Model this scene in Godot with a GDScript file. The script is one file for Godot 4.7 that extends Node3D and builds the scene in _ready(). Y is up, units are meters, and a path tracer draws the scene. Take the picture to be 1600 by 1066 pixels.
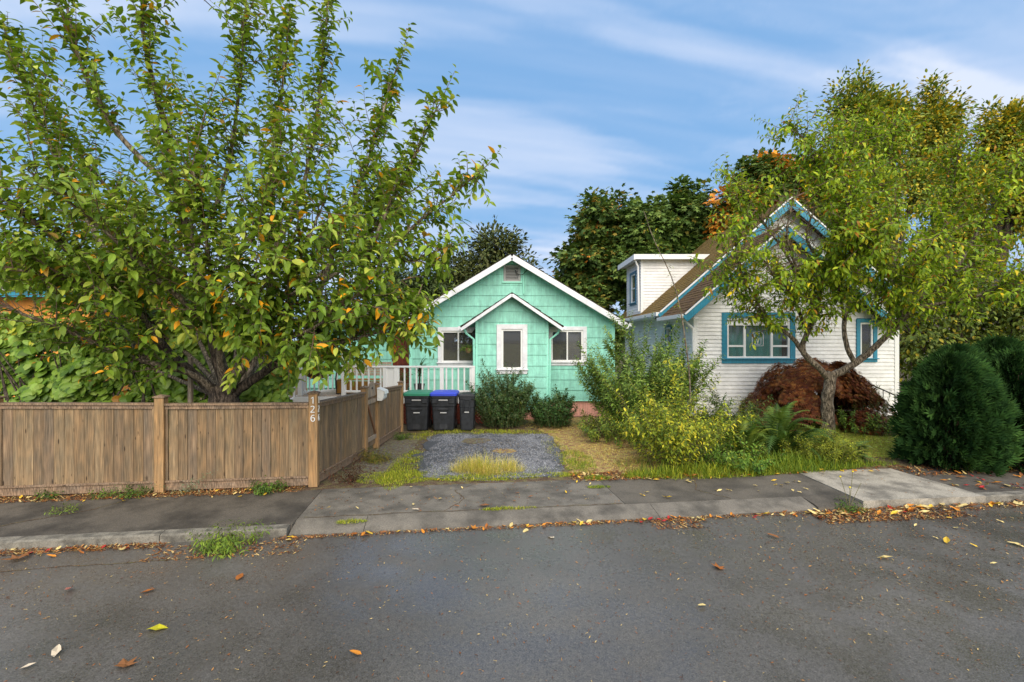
extends Node3D
# A residential street front: mint cottage, white house, cedar fence, big cherry tree, wet road.
const CH := 2.4          # eye height above the yard
var rng := RandomNumberGenerator.new()
var M := {}
var box_cache := {}
var used := {}

# ---------------------------------------------------------------- naming and committing
func numbered(n: String) -> String:
	if not used.has(n):
		used[n] = 0
		return n
	used[n] += 1
	return "%s_%03d" % [n, used[n]]

func tag(o: Node, label: String, category: String, group := "") -> void:
	o.set_meta("label", label)
	o.set_meta("category", category)
	if group != "":
		o.set_meta("group", group)

func thing(called: String, label: String, category: String, at := Vector3.ZERO, group := "") -> Node3D:
	var o := Node3D.new()
	o.name = numbered(called)
	add_child(o)
	o.position = at
	tag(o, label, category, group)
	return o

func part(called: String, mesh: Mesh, mat: Material, parent: Node3D, at := Vector3.ZERO, basis := Basis()) -> MeshInstance3D:
	var o := MeshInstance3D.new()
	var k := 0
	var nm := called
	while parent.has_node(nm):
		k = int(parent.get_meta("n_" + called, 0)) + 1
		parent.set_meta("n_" + called, k)
		nm = "%s_%03d" % [called, k]
	o.name = nm
	o.mesh = mesh
	o.material_override = mat
	parent.add_child(o, true)
	o.transform = Transform3D(basis, at)
	return o

func solo(called: String, mesh: Mesh, mat: Material, label: String, category: String, at := Vector3.ZERO, basis := Basis(), group := "") -> MeshInstance3D:
	var o := MeshInstance3D.new()
	o.name = numbered(called)
	o.mesh = mesh
	o.material_override = mat
	add_child(o)
	o.transform = Transform3D(basis, at)
	tag(o, label, category, group)
	return o

func struct(called: String, mesh: Mesh, mat: Material) -> MeshInstance3D:
	var o := MeshInstance3D.new()
	o.name = numbered(called)
	o.mesh = mesh
	o.material_override = mat
	add_child(o)
	o.set_meta("kind", "structure")
	return o

# ---------------------------------------------------------------- shapes
func ST() -> SurfaceTool:
	var st := SurfaceTool.new()
	st.begin(Mesh.PRIMITIVE_TRIANGLES)
	return st

# corners counter-clockwise as seen from outside
func quad(st: SurfaceTool, a: Vector3, b: Vector3, c: Vector3, d: Vector3) -> void:
	var n := (b - a).cross(c - a)
	if n.length_squared() < 1e-14:
		n = (c - a).cross(d - a)
	n = n.normalized()
	for v: Vector3 in [a, c, b, a, d, c]:
		st.set_normal(n)
		st.add_vertex(v)

func tri(st: SurfaceTool, a: Vector3, b: Vector3, c: Vector3) -> void:
	var n := (b - a).cross(c - a).normalized()
	for v: Vector3 in [a, c, b]:
		st.set_normal(n)
		st.add_vertex(v)

# box with chamfered edges, centred on xf
func add_box(st: SurfaceTool, xf: Transform3D, size: Vector3, bev := 0.004) -> void:
	var h := size / 2.0
	var b := minf(bev, minf(h.x, minf(h.y, h.z)) * 0.6)
	for ax in 3:
		var u := (ax + 1) % 3
		var w := (ax + 2) % 3
		for s: float in [-1.0, 1.0]:
			var q: Array[Vector3] = []
			for k: Array in [[-1, -1], [1, -1], [1, 1], [-1, 1]]:
				var v := Vector3.ZERO
				v[ax] = s * h[ax]
				v[u] = k[0] * (h[u] - b)
				v[w] = k[1] * (h[w] - b)
				q.append(xf * v)
			if s > 0: quad(st, q[0], q[1], q[2], q[3])
			else: quad(st, q[3], q[2], q[1], q[0])
			# edge along axis w between faces ax and u
			for t: float in [-1.0, 1.0]:
				var e: Array[Vector3] = []
				for k: Array in [[0, -1], [0, 1], [1, 1], [1, -1]]:
					var v := Vector3.ZERO
					v[ax] = s * (h[ax] - (b if k[0] == 1 else 0.0))
					v[u] = t * (h[u] - (b if k[0] == 0 else 0.0))
					v[w] = k[1] * (h[w] - b)
					e.append(xf * v)
				if s * t > 0: quad(st, e[0], e[3], e[2], e[1])
				else: quad(st, e[0], e[1], e[2], e[3])
	for sx: float in [-1.0, 1.0]:
		for sy: float in [-1.0, 1.0]:
			for sz: float in [-1.0, 1.0]:
				var p := Vector3(sx * h.x, sy * (h.y - b), sz * (h.z - b))
				var q := Vector3(sx * (h.x - b), sy * h.y, sz * (h.z - b))
				var r := Vector3(sx * (h.x - b), sy * (h.y - b), sz * h.z)
				if sx * sy * sz > 0: tri(st, xf * p, xf * q, xf * r)
				else: tri(st, xf * p, xf * r, xf * q)

func cbox(size: Vector3, bev := 0.004) -> ArrayMesh:
	var key := "%.4f %.4f %.4f %.4f" % [size.x, size.y, size.z, bev]
	if not box_cache.has(key):
		var st := ST()
		add_box(st, Transform3D(), size, bev)
		box_cache[key] = st.commit()
	return box_cache[key]

# bar of rectangular section between two points; side = direction of its width
func bar(st: SurfaceTool, a: Vector3, b: Vector3, w: float, t: float, side: Vector3, bev := 0.004) -> void:
	var y := (b - a).normalized()
	var x := (side - y * side.dot(y)).normalized()
	add_box(st, Transform3D(Basis(x, y, x.cross(y)), (a + b) / 2.0), Vector3(w, a.distance_to(b), t), bev)

func tube(st: SurfaceTool, pts: PackedVector3Array, rad: PackedFloat32Array, sides: int, cap := true, rough := 0.0) -> void:
	var rings: Array[PackedVector3Array] = []
	var norms: Array[PackedVector3Array] = []
	var x := Vector3.RIGHT
	for i in pts.size():
		var d := (pts[mini(i + 1, pts.size() - 1)] - pts[maxi(i - 1, 0)]).normalized()
		if i == 0:
			x = d.cross(Vector3.UP if absf(d.y) < 0.9 else Vector3.RIGHT).normalized()
		x = (x - d * x.dot(d)).normalized()
		var y := d.cross(x)
		var r := PackedVector3Array()
		var nn := PackedVector3Array()
		for k in sides:
			var a := TAU * k / sides
			var n := x * cos(a) + y * sin(a)
			nn.append(n)
			r.append(pts[i] + n * rad[i] * (1.0 + (rng.randf_range(-rough, rough) if rough > 0 else 0.0)))
		rings.append(r)
		norms.append(nn)
	for i in pts.size() - 1:
		for k in sides:
			var l := (k + 1) % sides
			for v: Array in [[i, k], [i + 1, l], [i, l], [i, k], [i + 1, k], [i + 1, l]]:
				st.set_normal(norms[v[0]][v[1]])
				st.add_vertex(rings[v[0]][v[1]])
	if cap:
		for e: int in [0, pts.size() - 1]:
			var c := pts[e]
			for k in sides:
				var a := rings[e][k]
				var b := rings[e][(k + 1) % sides]
				if e == 0: tri(st, c, b, a)
				else: tri(st, c, a, b)

# a stack of rounded rectangles: rows of [y, half width x, half depth z, corner radius, shift z]
func loft(st: SurfaceTool, rows: Array, cap_top := true) -> void:
	var rings: Array[PackedVector3Array] = []
	for r: Array in rows:
		var ring := PackedVector3Array()
		for c in 4:
			var sx := 1.0 if c == 0 or c == 3 else -1.0
			var sz := 1.0 if c < 2 else -1.0
			for k in 4:
				var a := PI / 2 * c + PI / 2 * k / 3.0
				ring.append(Vector3(sx * (r[1] - r[3]) + r[3] * cos(a), r[0], sz * (r[2] - r[3]) + r[3] * sin(a) + (r[4] if r.size() > 4 else 0.0)))
		rings.append(ring)
	for i in rings.size() - 1:
		for k in 16:
			var l := (k + 1) % 16
			quad(st, rings[i][l], rings[i][k], rings[i + 1][k], rings[i + 1][l])
	for e: int in [0, rings.size() - 1]:
		if e > 0 and not cap_top: continue
		var c := Vector3.ZERO
		for v in rings[e]: c += v / 16.0
		for k in 16:
			if e == 0: tri(st, c, rings[e][k], rings[e][(k + 1) % 16])
			else: tri(st, c, rings[e][(k + 1) % 16], rings[e][k])

# upright extruded outline (x,y) with thickness along z
func extrude(st: SurfaceTool, poly: PackedVector2Array, z0: float, z1: float, xf := Transform3D()) -> void:
	var p := poly
	if not Geometry2D.is_polygon_clockwise(p): p.reverse()
	var t := Geometry2D.triangulate_polygon(p)
	for i in range(0, t.size(), 3):
		var a := p[t[i]]
		var b := p[t[i + 1]]
		var c := p[t[i + 2]]
		if (b - a).cross(c - a) < 0:
			var s := b
			b = c
			c = s
		tri(st, xf * Vector3(a.x, a.y, z1), xf * Vector3(b.x, b.y, z1), xf * Vector3(c.x, c.y, z1))
		tri(st, xf * Vector3(a.x, a.y, z0), xf * Vector3(c.x, c.y, z0), xf * Vector3(b.x, b.y, z0))
	for i in p.size():
		var a := p[i]
		var b := p[(i + 1) % p.size()]
		if Geometry2D.is_polygon_clockwise(p):
			var s := a
			a = b
			b = s
		quad(st, xf * Vector3(a.x, a.y, z0), xf * Vector3(b.x, b.y, z0), xf * Vector3(b.x, b.y, z1), xf * Vector3(a.x, a.y, z1))

# flat ground piece from (x, z) corners, top at y, sides going down by th
func slab(st: SurfaceTool, poly: PackedVector2Array, y: float, th: float) -> void:
	# turn (x, z) into (x, -z) outline, extrude upwards
	var q := PackedVector2Array()
	for v in poly: q.append(Vector2(v.x, -v.y))
	extrude(st, q, -th, 0.0, Transform3D(Basis(Vector3(1, 0, 0), Vector3(0, 0, -1), Vector3(0, 1, 0)), Vector3(0, y, 0)))

const TH := 0.1274
func S(s: float, t: float, y := 0.0) -> Vector3:   # along the kerb, into the yard
	return Vector3(s * cos(TH) - t * sin(TH), y, -6.57 - s * sin(TH) - t * cos(TH))

func S2(s: float, t: float) -> Vector2:
	var v := S(s, t)
	return Vector2(v.x, v.z)

func sbasis() -> Basis:   # x along the kerb, z towards the road
	return Basis(Vector3.UP, TH)

func W(px: float, py: float, d: float) -> Vector3:   # reading of a place from the photograph, d metres away
	return Vector3((px - 800.0) / 760.0 * d, CH + (533.0 - py) / 760.0 * d, -d)

func rv() -> Vector3:
	return Vector3(rng.randf_range(-1, 1), rng.randf_range(-1, 1), rng.randf_range(-1, 1))

# ---------------------------------------------------------------- textures
func grey(w: int, h: int, f: float, oct: int, sd: int, kind := FastNoiseLite.TYPE_SIMPLEX_SMOOTH) -> PackedByteArray:
	var n := FastNoiseLite.new()
	n.noise_type = kind
	n.seed = sd
	n.frequency = f
	n.fractal_octaves = oct
	if oct <= 1: n.fractal_type = FastNoiseLite.FRACTAL_NONE
	var im := n.get_seamless_image(w, h)
	im.convert(Image.FORMAT_L8)
	return im.get_data()

func stretched(w: int, h: int, sw: int, sh: int, f: float, oct: int, sd: int) -> PackedByteArray:
	var n := FastNoiseLite.new()
	n.seed = sd
	n.frequency = f
	n.fractal_octaves = oct
	var im := n.get_seamless_image(sw, sh)
	im.convert(Image.FORMAT_L8)
	im.resize(w, h, Image.INTERPOLATE_CUBIC)
	return im.get_data()

func to_tex(w: int, h: int, data: PackedByteArray, fmt := Image.FORMAT_RGB8) -> ImageTexture:
	return ImageTexture.create_from_image(Image.create_from_data(w, h, false, fmt, data))

func lin(r: float, g: float, b: float) -> Color:
	return Color(r, g, b).linear_to_srgb()

func mat(c: Color, rough := 0.8, tex: Texture2D = null, scale := Vector3.ONE, bump: Texture2D = null, bump_cm := 0.3, world := true) -> StandardMaterial3D:
	var m := StandardMaterial3D.new()
	m.albedo_color = c
	m.roughness = rough
	m.metallic_specular = 0.5
	m.uv1_triplanar = true
	m.uv1_world_triplanar = world
	m.uv1_scale = scale
	m.uv1_triplanar_sharpness = 4.0
	if tex: m.albedo_texture = tex
	if bump:
		m.heightmap_enabled = true
		m.heightmap_texture = bump
		m.heightmap_scale = bump_cm
	m.cull_mode = BaseMaterial3D.CULL_DISABLED
	return m

func overlay(m: StandardMaterial3D, tex: Texture2D, scale: Vector3) -> void:   # large slow wear, multiplied over the fine grain
	m.detail_enabled = true
	m.detail_blend_mode = BaseMaterial3D.BLEND_MODE_MUL
	m.detail_albedo = tex
	m.detail_uv_layer = BaseMaterial3D.DETAIL_UV_2
	m.uv2_triplanar = true
	m.uv2_world_triplanar = true
	m.uv2_scale = scale
	m.uv2_triplanar_sharpness = 4.0

func make_textures() -> void:
	var N := 1024
	# asphalt and concrete: aggregate speckle over slow patches
	var fine := grey(N, N, 0.35, 1, 11)
	var mid := grey(N, N, 0.09, 3, 12)
	var slow := grey(N, N, 0.006, 4, 13)
	var col := PackedByteArray()
	col.resize(N * N * 3)
	var rgh := PackedByteArray()
	rgh.resize(N * N)
	var hgt := PackedByteArray()
	hgt.resize(N * N)
	rng.seed = 5
	for i in N * N:
		var f := fine[i]
		var v := 196.0 + (f - 128) * 0.30 + (mid[i] - 128) * 0.16 + (slow[i] - 128) * 0.07
		var k := rng.randf()
		var warm := 0.0
		if k > 0.988:
			v += 52.0
			warm = 12.0
		elif k < 0.02:
			v -= 75.0
		col[i * 3] = clampi(int(v + warm), 0, 255)
		col[i * 3 + 1] = clampi(int(v + warm * 0.4), 0, 255)
		col[i * 3 + 2] = clampi(int(v - warm), 0, 255)
		rgh[i] = clampi(int(128 + (slow[i] - 128) * 1.0 + (mid[i] - 128) * 0.3), 0, 255)
		hgt[i] = clampi(int(f * 0.6 + mid[i] * 0.4), 0, 255)
	M.t_agg = to_tex(N, N, col)
	M.t_aggr = to_tex(N, N, rgh, Image.FORMAT_L8)
	M.t_aggh = to_tex(N, N, hgt, Image.FORMAT_L8)
	# slow stains for the overlay
	var n2 := 512
	var a := grey(n2, n2, 0.008, 5, 31)
	var b := grey(n2, n2, 0.03, 4, 32)
	var st := PackedByteArray()
	st.resize(n2 * n2 * 3)
	for i in n2 * n2:
		var v := clampf(230 + (a[i] - 128) * 0.50 + (b[i] - 128) * 0.18, 110, 255)
		st[i * 3] = int(v)
		st[i * 3 + 1] = int(v * 0.99)
		st[i * 3 + 2] = int(v * 0.97)
	M.t_stain = to_tex(n2, n2, st)
	# wood: streaks along the board, stains, knots
	var s1 := stretched(n2, n2, 512, 24, 0.16, 3, 41)
	var s2 := stretched(n2, n2, 256, 24, 0.03, 3, 42)
	var wd := PackedByteArray()
	wd.resize(n2 * n2 * 3)
	var wh := PackedByteArray()
	wh.resize(n2 * n2)
	var knots: Array[Vector3] = []
	rng.seed = 8
	for k in 12: knots.append(Vector3(rng.randf() * n2, rng.randf() * n2, rng.randf_range(5, 12)))
	for y in n2:
		for x in n2:
			var i := y * n2 + x
			var v := 190.0 + (s1[i] - 128) * 0.5 + (s2[i] - 128) * 0.16 + (a[i] - 128) * 0.16
			var red := (a[i] - 128) * 0.06
			wd[i * 3] = clampi(int(v + 6 + red), 0, 255)
			wd[i * 3 + 1] = clampi(int(v), 0, 255)
			wd[i * 3 + 2] = clampi(int(v - 8 - red), 0, 255)
			wh[i] = clampi(int(s1[i] * 0.7 + s2[i] * 0.3), 0, 255)
	for kn in knots:
		for dy in range(-14, 15):
			for dx in range(-9, 10):
				var r := Vector2(dx / kn.z * 1.4, dy / kn.z / 1.1).length()
				if r < 1.0:
					var i := (posmod(int(kn.y) + dy, n2) * n2 + posmod(int(kn.x) + dx, n2)) * 3
					for c in 3: wd[i + c] = int(wd[i + c] * lerpf(0.38 - c * 0.05, 1.0, r * r))
	M.t_wood = to_tex(n2, n2, wd)
	M.t_woodh = to_tex(n2, n2, wh, Image.FORMAT_L8)
	# soil, dry turf
	var g1 := grey(n2, n2, 0.12, 3, 51)
	var g2 := grey(n2, n2, 0.02, 4, 52)
	var so := PackedByteArray()
	so.resize(n2 * n2 * 3)
	for i in n2 * n2:
		var v := 196.0 + (g1[i] - 128) * 0.6 + (g2[i] - 128) * 0.55
		var green := clampf((g2[i] - 135) * 0.5, -6, 30)
		so[i * 3] = clampi(int(v + 10 - green * 0.7), 0, 255)
		so[i * 3 + 1] = clampi(int(v + green * 0.3), 0, 255)
		so[i * 3 + 2] = clampi(int(v - 22 - green), 0, 255)
	M.t_soil = to_tex(n2, n2, so)
	M.t_soilh = to_tex(n2, n2, g1, Image.FORMAT_L8)
	# bark
	var k1 := stretched(n2, n2, 160, 60, 0.06, 4, 61)
	var bk := PackedByteArray()
	bk.resize(n2 * n2 * 3)
	for i in n2 * n2:
		var v := 150.0 + (k1[i] - 128) * 0.8 + (b[i] - 128) * 0.45
		bk[i * 3] = clampi(int(v + 5), 0, 255)
		bk[i * 3 + 1] = clampi(int(v), 0, 255)
		bk[i * 3 + 2] = clampi(int(v - 8), 0, 255)
	M.t_bark = to_tex(n2, n2, bk)
	M.t_barkh = to_tex(n2, n2, k1, Image.FORMAT_L8)
	# grooved shakes
	var gr := stretched(n2, n2, 256, 6, 0.16, 2, 71)
	var gp := PackedByteArray()
	gp.resize(n2 * n2 * 3)
	for i in n2 * n2:
		var v := clampf(228 + (gr[i] - 128) * 0.16 + (a[i] - 128) * 0.10 + (b[i] - 128) * 0.06, 0, 255)
		gp[i * 3] = int(v)
		gp[i * 3 + 1] = int(v)
		gp[i * 3 + 2] = int(v)
	M.t_shake = to_tex(n2, n2, gp)
	M.t_shakeh = to_tex(n2, n2, gr, Image.FORMAT_L8)
	# roof: granules with moss
	var rf := PackedByteArray()
	rf.resize(n2 * n2 * 3)
	for i in n2 * n2:
		var v := 140.0 + (g1[i] - 128) * 0.7 + (b[i] - 128) * 0.4
		var moss := clampf((g2[i] - 118) * 1.1, 0, 60)
		rf[i * 3] = clampi(int(v + 10 + moss * 0.15), 0, 255)
		rf[i * 3 + 1] = clampi(int(v + moss * 0.25), 0, 255)
		rf[i * 3 + 2] = clampi(int(v - 10 - moss * 0.8), 0, 255)
	M.t_roof = to_tex(n2, n2, rf)
	var sf := PackedByteArray()
	sf.resize(n2 * n2 * 3)
	for i in n2 * n2:
		var v := clampf(238 + (a[i] - 128) * 0.10 + (b[i] - 128) * 0.07, 0, 255)
		sf[i * 3] = int(v)
		sf[i * 3 + 1] = int(v)
		sf[i * 3 + 2] = int(v - 1)
	var we := PackedByteArray()
	we.resize(n2 * n2 * 3)
	for i in n2 * n2:
		var v := clampf(232 + (a[i] - 128) * 0.22 + (b[i] - 128) * 0.05, 0, 255)
		we[i * 3] = int(v)
		we[i * 3 + 1] = int(v * 0.992)
		we[i * 3 + 2] = int(v * 0.98)
	M.t_wear = to_tex(n2, n2, we)
	M.t_soft = to_tex(n2, n2, sf)
	# curtain print and litter are not needed as pictures

func make_materials() -> void:
	make_textures()
	M.road = mat(lin(0.24, 0.227, 0.208), 1.0, M.t_agg, Vector3.ONE / 5.3, M.t_aggh, 0.16)
	M.road.roughness_texture = M.t_aggr
	M.road.roughness = 0.64
	overlay(M.road, M.t_wear, Vector3.ONE / 17.0)
	M.walk = mat(lin(0.235, 0.208, 0.172), 0.85, M.t_agg, Vector3.ONE / 3.7, M.t_aggh, 0.4)
	overlay(M.walk, M.t_stain, Vector3.ONE / 5.0)
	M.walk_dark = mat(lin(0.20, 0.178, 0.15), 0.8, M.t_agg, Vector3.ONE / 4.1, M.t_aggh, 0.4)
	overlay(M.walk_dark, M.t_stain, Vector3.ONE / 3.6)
	M.apron = mat(lin(0.325, 0.297, 0.255), 0.9, M.t_agg, Vector3.ONE / 2.9, M.t_aggh, 0.5)
	overlay(M.apron, M.t_stain, Vector3.ONE / 3.1)
	M.concrete = mat(lin(0.68, 0.63, 0.54), 0.9, M.t_agg, Vector3.ONE / 4.4, M.t_aggh, 0.2)
	overlay(M.concrete, M.t_stain, Vector3.ONE / 2.7)
	M.kerb = mat(lin(0.42, 0.395, 0.34), 0.9, M.t_agg, Vector3.ONE / 2.3, M.t_aggh, 0.6)
	overlay(M.kerb, M.t_stain, Vector3.ONE / 1.1)
	M.soil = mat(lin(0.19, 0.14, 0.09), 0.95, M.t_soil, Vector3.ONE / 2.1, M.t_soilh, 1.2)
	M.dirt = mat(lin(0.27, 0.235, 0.185), 0.95, M.t_soil, Vector3.ONE / 1.1, M.t_soilh, 0.8)
	M.dry = mat(lin(0.56, 0.40, 0.20), 0.95, M.t_soil, Vector3.ONE / 1.7, M.t_soilh, 1.5)
	M.lawn = mat(lin(0.50, 0.56, 0.10), 0.95, M.t_soil, Vector3.ONE / 1.5, M.t_soilh, 1.5)
	M.gravel = mat(lin(0.18, 0.19, 0.205), 0.9, M.t_agg, Vector3.ONE / 0.9, M.t_aggh, 1.5)
	M.pickets = []
	var tints := [[0.40, 0.30, 0.195], [0.48, 0.355, 0.22], [0.33, 0.255, 0.18], [0.55, 0.43, 0.28], [0.40, 0.32, 0.25], [0.47, 0.33, 0.19]]
	for k in tints.size():
		var m := mat(lin(lerpf(0.42, tints[k][0], 0.65) * 0.88, lerpf(0.32, tints[k][1], 0.65) * 0.84, lerpf(0.215, tints[k][2], 0.65) * 0.78), 0.85, M.t_wood, Vector3(1.5, 0.5, 1.5), M.t_woodh, 0.5)
		m.uv1_offset = Vector3(0.13, 0.31, 0.07) * k
		M.pickets.append(m)
	M.post = mat(lin(0.60, 0.385, 0.19), 0.8, M.t_wood, Vector3(2.3, 0.5, 2.3), M.t_woodh, 0.25)
	M.rail = mat(lin(0.40, 0.29, 0.205), 0.85, M.t_wood, Vector3(0.6, 2.2, 2.2), M.t_woodh, 0.25)
	M.greywood = mat(lin(0.60, 0.50, 0.40), 0.9, M.t_wood, Vector3(2.0, 0.7, 2.0), M.t_woodh, 0.25)
	M.mint = []
	for k in 3:
		var t: float = [1.0, 0.965, 1.02][k]
		M.mint.append(mat(lin(0.42 * t, 0.99 * t, 0.82 * t), 0.6, M.t_shake, Vector3(1.4, 0.4, 1.4), M.t_shakeh, 0.4))
		overlay(M.mint[k], M.t_soft, Vector3(0.35, 0.2, 0.35))
	M.mint_flat = mat(lin(0.34, 0.82, 0.66), 0.5)
	M.trim = mat(lin(0.86, 0.87, 0.93), 0.5, M.t_soft, Vector3.ONE * 0.5)
	M.white = mat(lin(0.80, 0.80, 0.79), 0.45)
	M.vinyl = []
	for k in 3:
		var t: float = [1.0, 0.965, 0.985][k]
		M.vinyl.append(mat(lin(0.93 * t, 0.92 * t, 0.91 * t), 0.5, M.t_soft, Vector3(0.3, 0.3, 0.3)))
	M.cream = []
	for k in 2: M.cream.append(mat(lin(0.68 - 0.03 * k, 0.62 - 0.03 * k, 0.52 - 0.03 * k), 0.55))
	M.pink = mat(lin(1.0, 0.50, 0.40), 0.75, M.t_shake, Vector3.ONE * 0.7, M.t_aggh, 0.3)
	M.teal = mat(lin(0.03, 0.28, 0.42), 0.5, M.t_shake, Vector3.ONE * 0.6)
	M.teal_dark = mat(lin(0.03, 0.16, 0.24), 0.5)
	M.roof_brown = mat(lin(0.36, 0.22, 0.12), 0.95, M.t_roof, Vector3.ONE / 1.6, M.t_soilh, 0.7)
	M.roof_moss = mat(lin(0.52, 0.35, 0.10), 0.95, M.t_roof, Vector3.ONE / 1.1, M.t_soilh, 0.7)
	M.roof_grey = mat(lin(0.12, 0.115, 0.11), 0.95, M.t_roof, Vector3.ONE / 1.3, M.t_soilh, 0.7)
	M.orange = mat(lin(0.9, 0.36, 0.06), 0.7, M.t_shake, Vector3.ONE * 0.6)
	M.redbrown = mat(lin(0.34, 0.06, 0.03), 0.7, M.t_wood, Vector3(2, 0.6, 2))
	M.ochre = mat(lin(0.52, 0.27, 0.04), 0.8, M.t_wood, Vector3(1.5, 0.6, 1.5))
	M.brown = mat(lin(0.34, 0.18, 0.10), 0.6, M.t_wood, Vector3(1.5, 0.6, 1.5))
	M.black_plastic = mat(lin(0.022, 0.026, 0.034), 0.45, M.t_stain, Vector3.ONE * 1.3)
	M.green_lid = mat(lin(0.03, 0.22, 0.13), 0.45)
	M.blue_lid = mat(lin(0.035, 0.07, 0.60), 0.45)
	M.steel = mat(lin(0.5, 0.5, 0.5), 0.35)
	M.black_metal = mat(lin(0.02, 0.02, 0.022), 0.5)
	M.mailbox = mat(lin(0.82, 0.82, 0.80), 0.35)
	M.inside = mat(lin(0.035, 0.03, 0.027), 0.9)  # room shade put into the colour: near-black walls keep the panes dark
	M.floor_in = mat(lin(0.06, 0.04, 0.025), 0.8)  # floor darkened likewise, indoor shade in its colour
	M.vent = mat(lin(0.38, 0.38, 0.38), 0.7)
	M.bark_grey = mat(lin(0.46, 0.39, 0.31), 0.95, M.t_bark, Vector3(2.4, 1.5, 2.4), M.t_barkh, 1.5)
	M.bark_dark = mat(lin(0.20, 0.16, 0.13), 0.95, M.t_bark, Vector3(2.2, 1.4, 2.2), M.t_barkh, 1.6)
	M.twig = mat(lin(0.17, 0.105, 0.075), 0.8)
	M.twig_green = mat(lin(0.16, 0.15, 0.06), 0.8)
	var g := StandardMaterial3D.new()
	g.albedo_color = Color(1, 1, 1, 0.06)
	g.transparency = BaseMaterial3D.TRANSPARENCY_ALPHA
	g.roughness = 0.02
	g.cull_mode = BaseMaterial3D.CULL_DISABLED
	M.glass = g
	var cur := mat(lin(0.02, 0.19, 0.17), 0.9)
	cur.backlight_enabled = true
	cur.backlight = lin(0.008, 0.08, 0.07)
	M.curtain = cur

# ---------------------------------------------------------------- sky and light
func make_sky() -> Sky:
	var w := 1536
	var h := 768
	var im := Image.create(w, h, false, Image.FORMAT_RGBF)
	var n1 := FastNoiseLite.new()
	n1.seed = 21
	n1.frequency = 0.55
	n1.fractal_octaves = 5
	n1.domain_warp_enabled = true
	n1.domain_warp_amplitude = 0.9
	n1.domain_warp_frequency = 0.5
	var n2 := FastNoiseLite.new()
	n2.seed = 77
	n2.frequency = 0.9
	n2.fractal_octaves = 5
	n2.domain_warp_enabled = true
	n2.domain_warp_amplitude = 0.5
	for y in h:
		var el := PI / 2 - (y + 0.5) / h * PI
		if el < -0.03:
			continue
		var ce := cos(el)
		var se := maxf(sin(el), 0.0)
		var blue := Color(0.23, 0.46, 0.77).lerp(Color(0.18, 0.36, 0.66), clampf(se * 1.3, 0, 1))
		blue = blue.lerp(Color(0.50, 0.66, 0.86), pow(1.0 - se, 9.0) * 0.7)
		for x in w:
			var az := (x + 0.5) / w * TAU - PI
			var k := ce / (se + 0.16)
			var u := sin(az) * k
			var v := -cos(az) * k
			var sheet := n1.get_noise_2d(u * 0.55 + v * 0.10, v * 1.0 - u * 0.18) * 0.5 + 0.5
			var wisp := n2.get_noise_2d(u * 0.45 - v * 0.12, v * 2.6 + u * 0.5) * 0.5 + 0.5
			var c := smoothstep(0.30, 0.78, sheet) * 0.54 + smoothstep(0.42, 0.72, wisp) * 0.54 + n2.get_noise_2d(u * 1.3 + v * 0.5 + 40.0, v * 9.0 + u * 1.6) * 0.13 + 0.06
			c = clampf(c, 0.02, 0.9)
			var cl := Color(0.60, 0.69, 0.88).lerp(Color(0.72, 0.78, 0.90), smoothstep(0.5, 1.0, c))
			im.set_pixel(x, y, blue.lerp(cl, c))
	var low := Color(0.16, 0.17, 0.15)
	for y in range(int(h * 0.5 + 8), h):
		for x in w:
			im.set_pixel(x, y, low)
	var pm := PanoramaSkyMaterial.new()
	pm.panorama = ImageTexture.create_from_image(im)
	pm.energy_multiplier = SKY_ENERGY
	var sky := Sky.new()
	sky.sky_material = pm
	return sky

const SKY_ENERGY := 0.355
const EXPOSURE := 3.25

func make_light() -> void:
	var cam := Camera3D.new()
	cam.name = "camera"
	cam.fov = 70.08
	cam.near = 0.05
	cam.far = 900.0
	cam.position = Vector3(0, CH, 0)
	add_child(cam)
	cam.current = true
	var env := Environment.new()
	env.background_mode = Environment.BG_SKY
	env.sky = make_sky()
	env.tonemap_mode = Environment.TONE_MAPPER_LINEAR
	env.tonemap_exposure = EXPOSURE
	env.sdfgi_enabled = true
	env.ssao_enabled = true
	env.ssil_enabled = true
	var we := WorldEnvironment.new()
	we.name = "world_environment"
	we.environment = env
	add_child(we)
	var sun := DirectionalLight3D.new()
	sun.name = "sun"
	sun.light_energy = 0.5
	sun.light_color = Color(1.0, 0.95, 0.87)
	sun.light_angular_distance = 70.0
	sun.shadow_enabled = true
	add_child(sun)
	sun.look_at_from_position(Vector3(1.2, 6.2, 7.5), Vector3.ZERO)

func wobbly(corners: PackedVector2Array, step: float, amp: float, sd: int) -> PackedVector2Array:
	var out := PackedVector2Array()
	var n := FastNoiseLite.new()
	n.seed = sd
	n.frequency = 0.9
	n.fractal_octaves = 3
	for i in corners.size():
		var a := corners[i]
		var b := corners[(i + 1) % corners.size()]
		var k := maxi(1, int(a.distance_to(b) / step))
		var side := (b - a).orthogonal().normalized()
		for j in k:
			var p := a.lerp(b, float(j) / k)
			out.append(p + side * n.get_noise_2d(p.x * 2.0, p.y * 2.0) * amp)
	return out

func ground_patch(called: String, corners: Array, y: float, m: Material, amp := 0.12, sd := 1) -> void:
	var st := ST()
	slab(st, wobbly(PackedVector2Array(corners), 0.18, amp, sd), y, 0.05)
	struct(called, st.commit(), m)

func strip(called: String, s0: float, s1: float, t0: float, t1: float, y: float, th: float, m: Material) -> void:
	var st := ST()
	slab(st, PackedVector2Array([S2(s0, t0), S2(s1, t0), S2(s1, t1), S2(s0, t1)]), y, th)
	struct(called, st.commit(), m)

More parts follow.
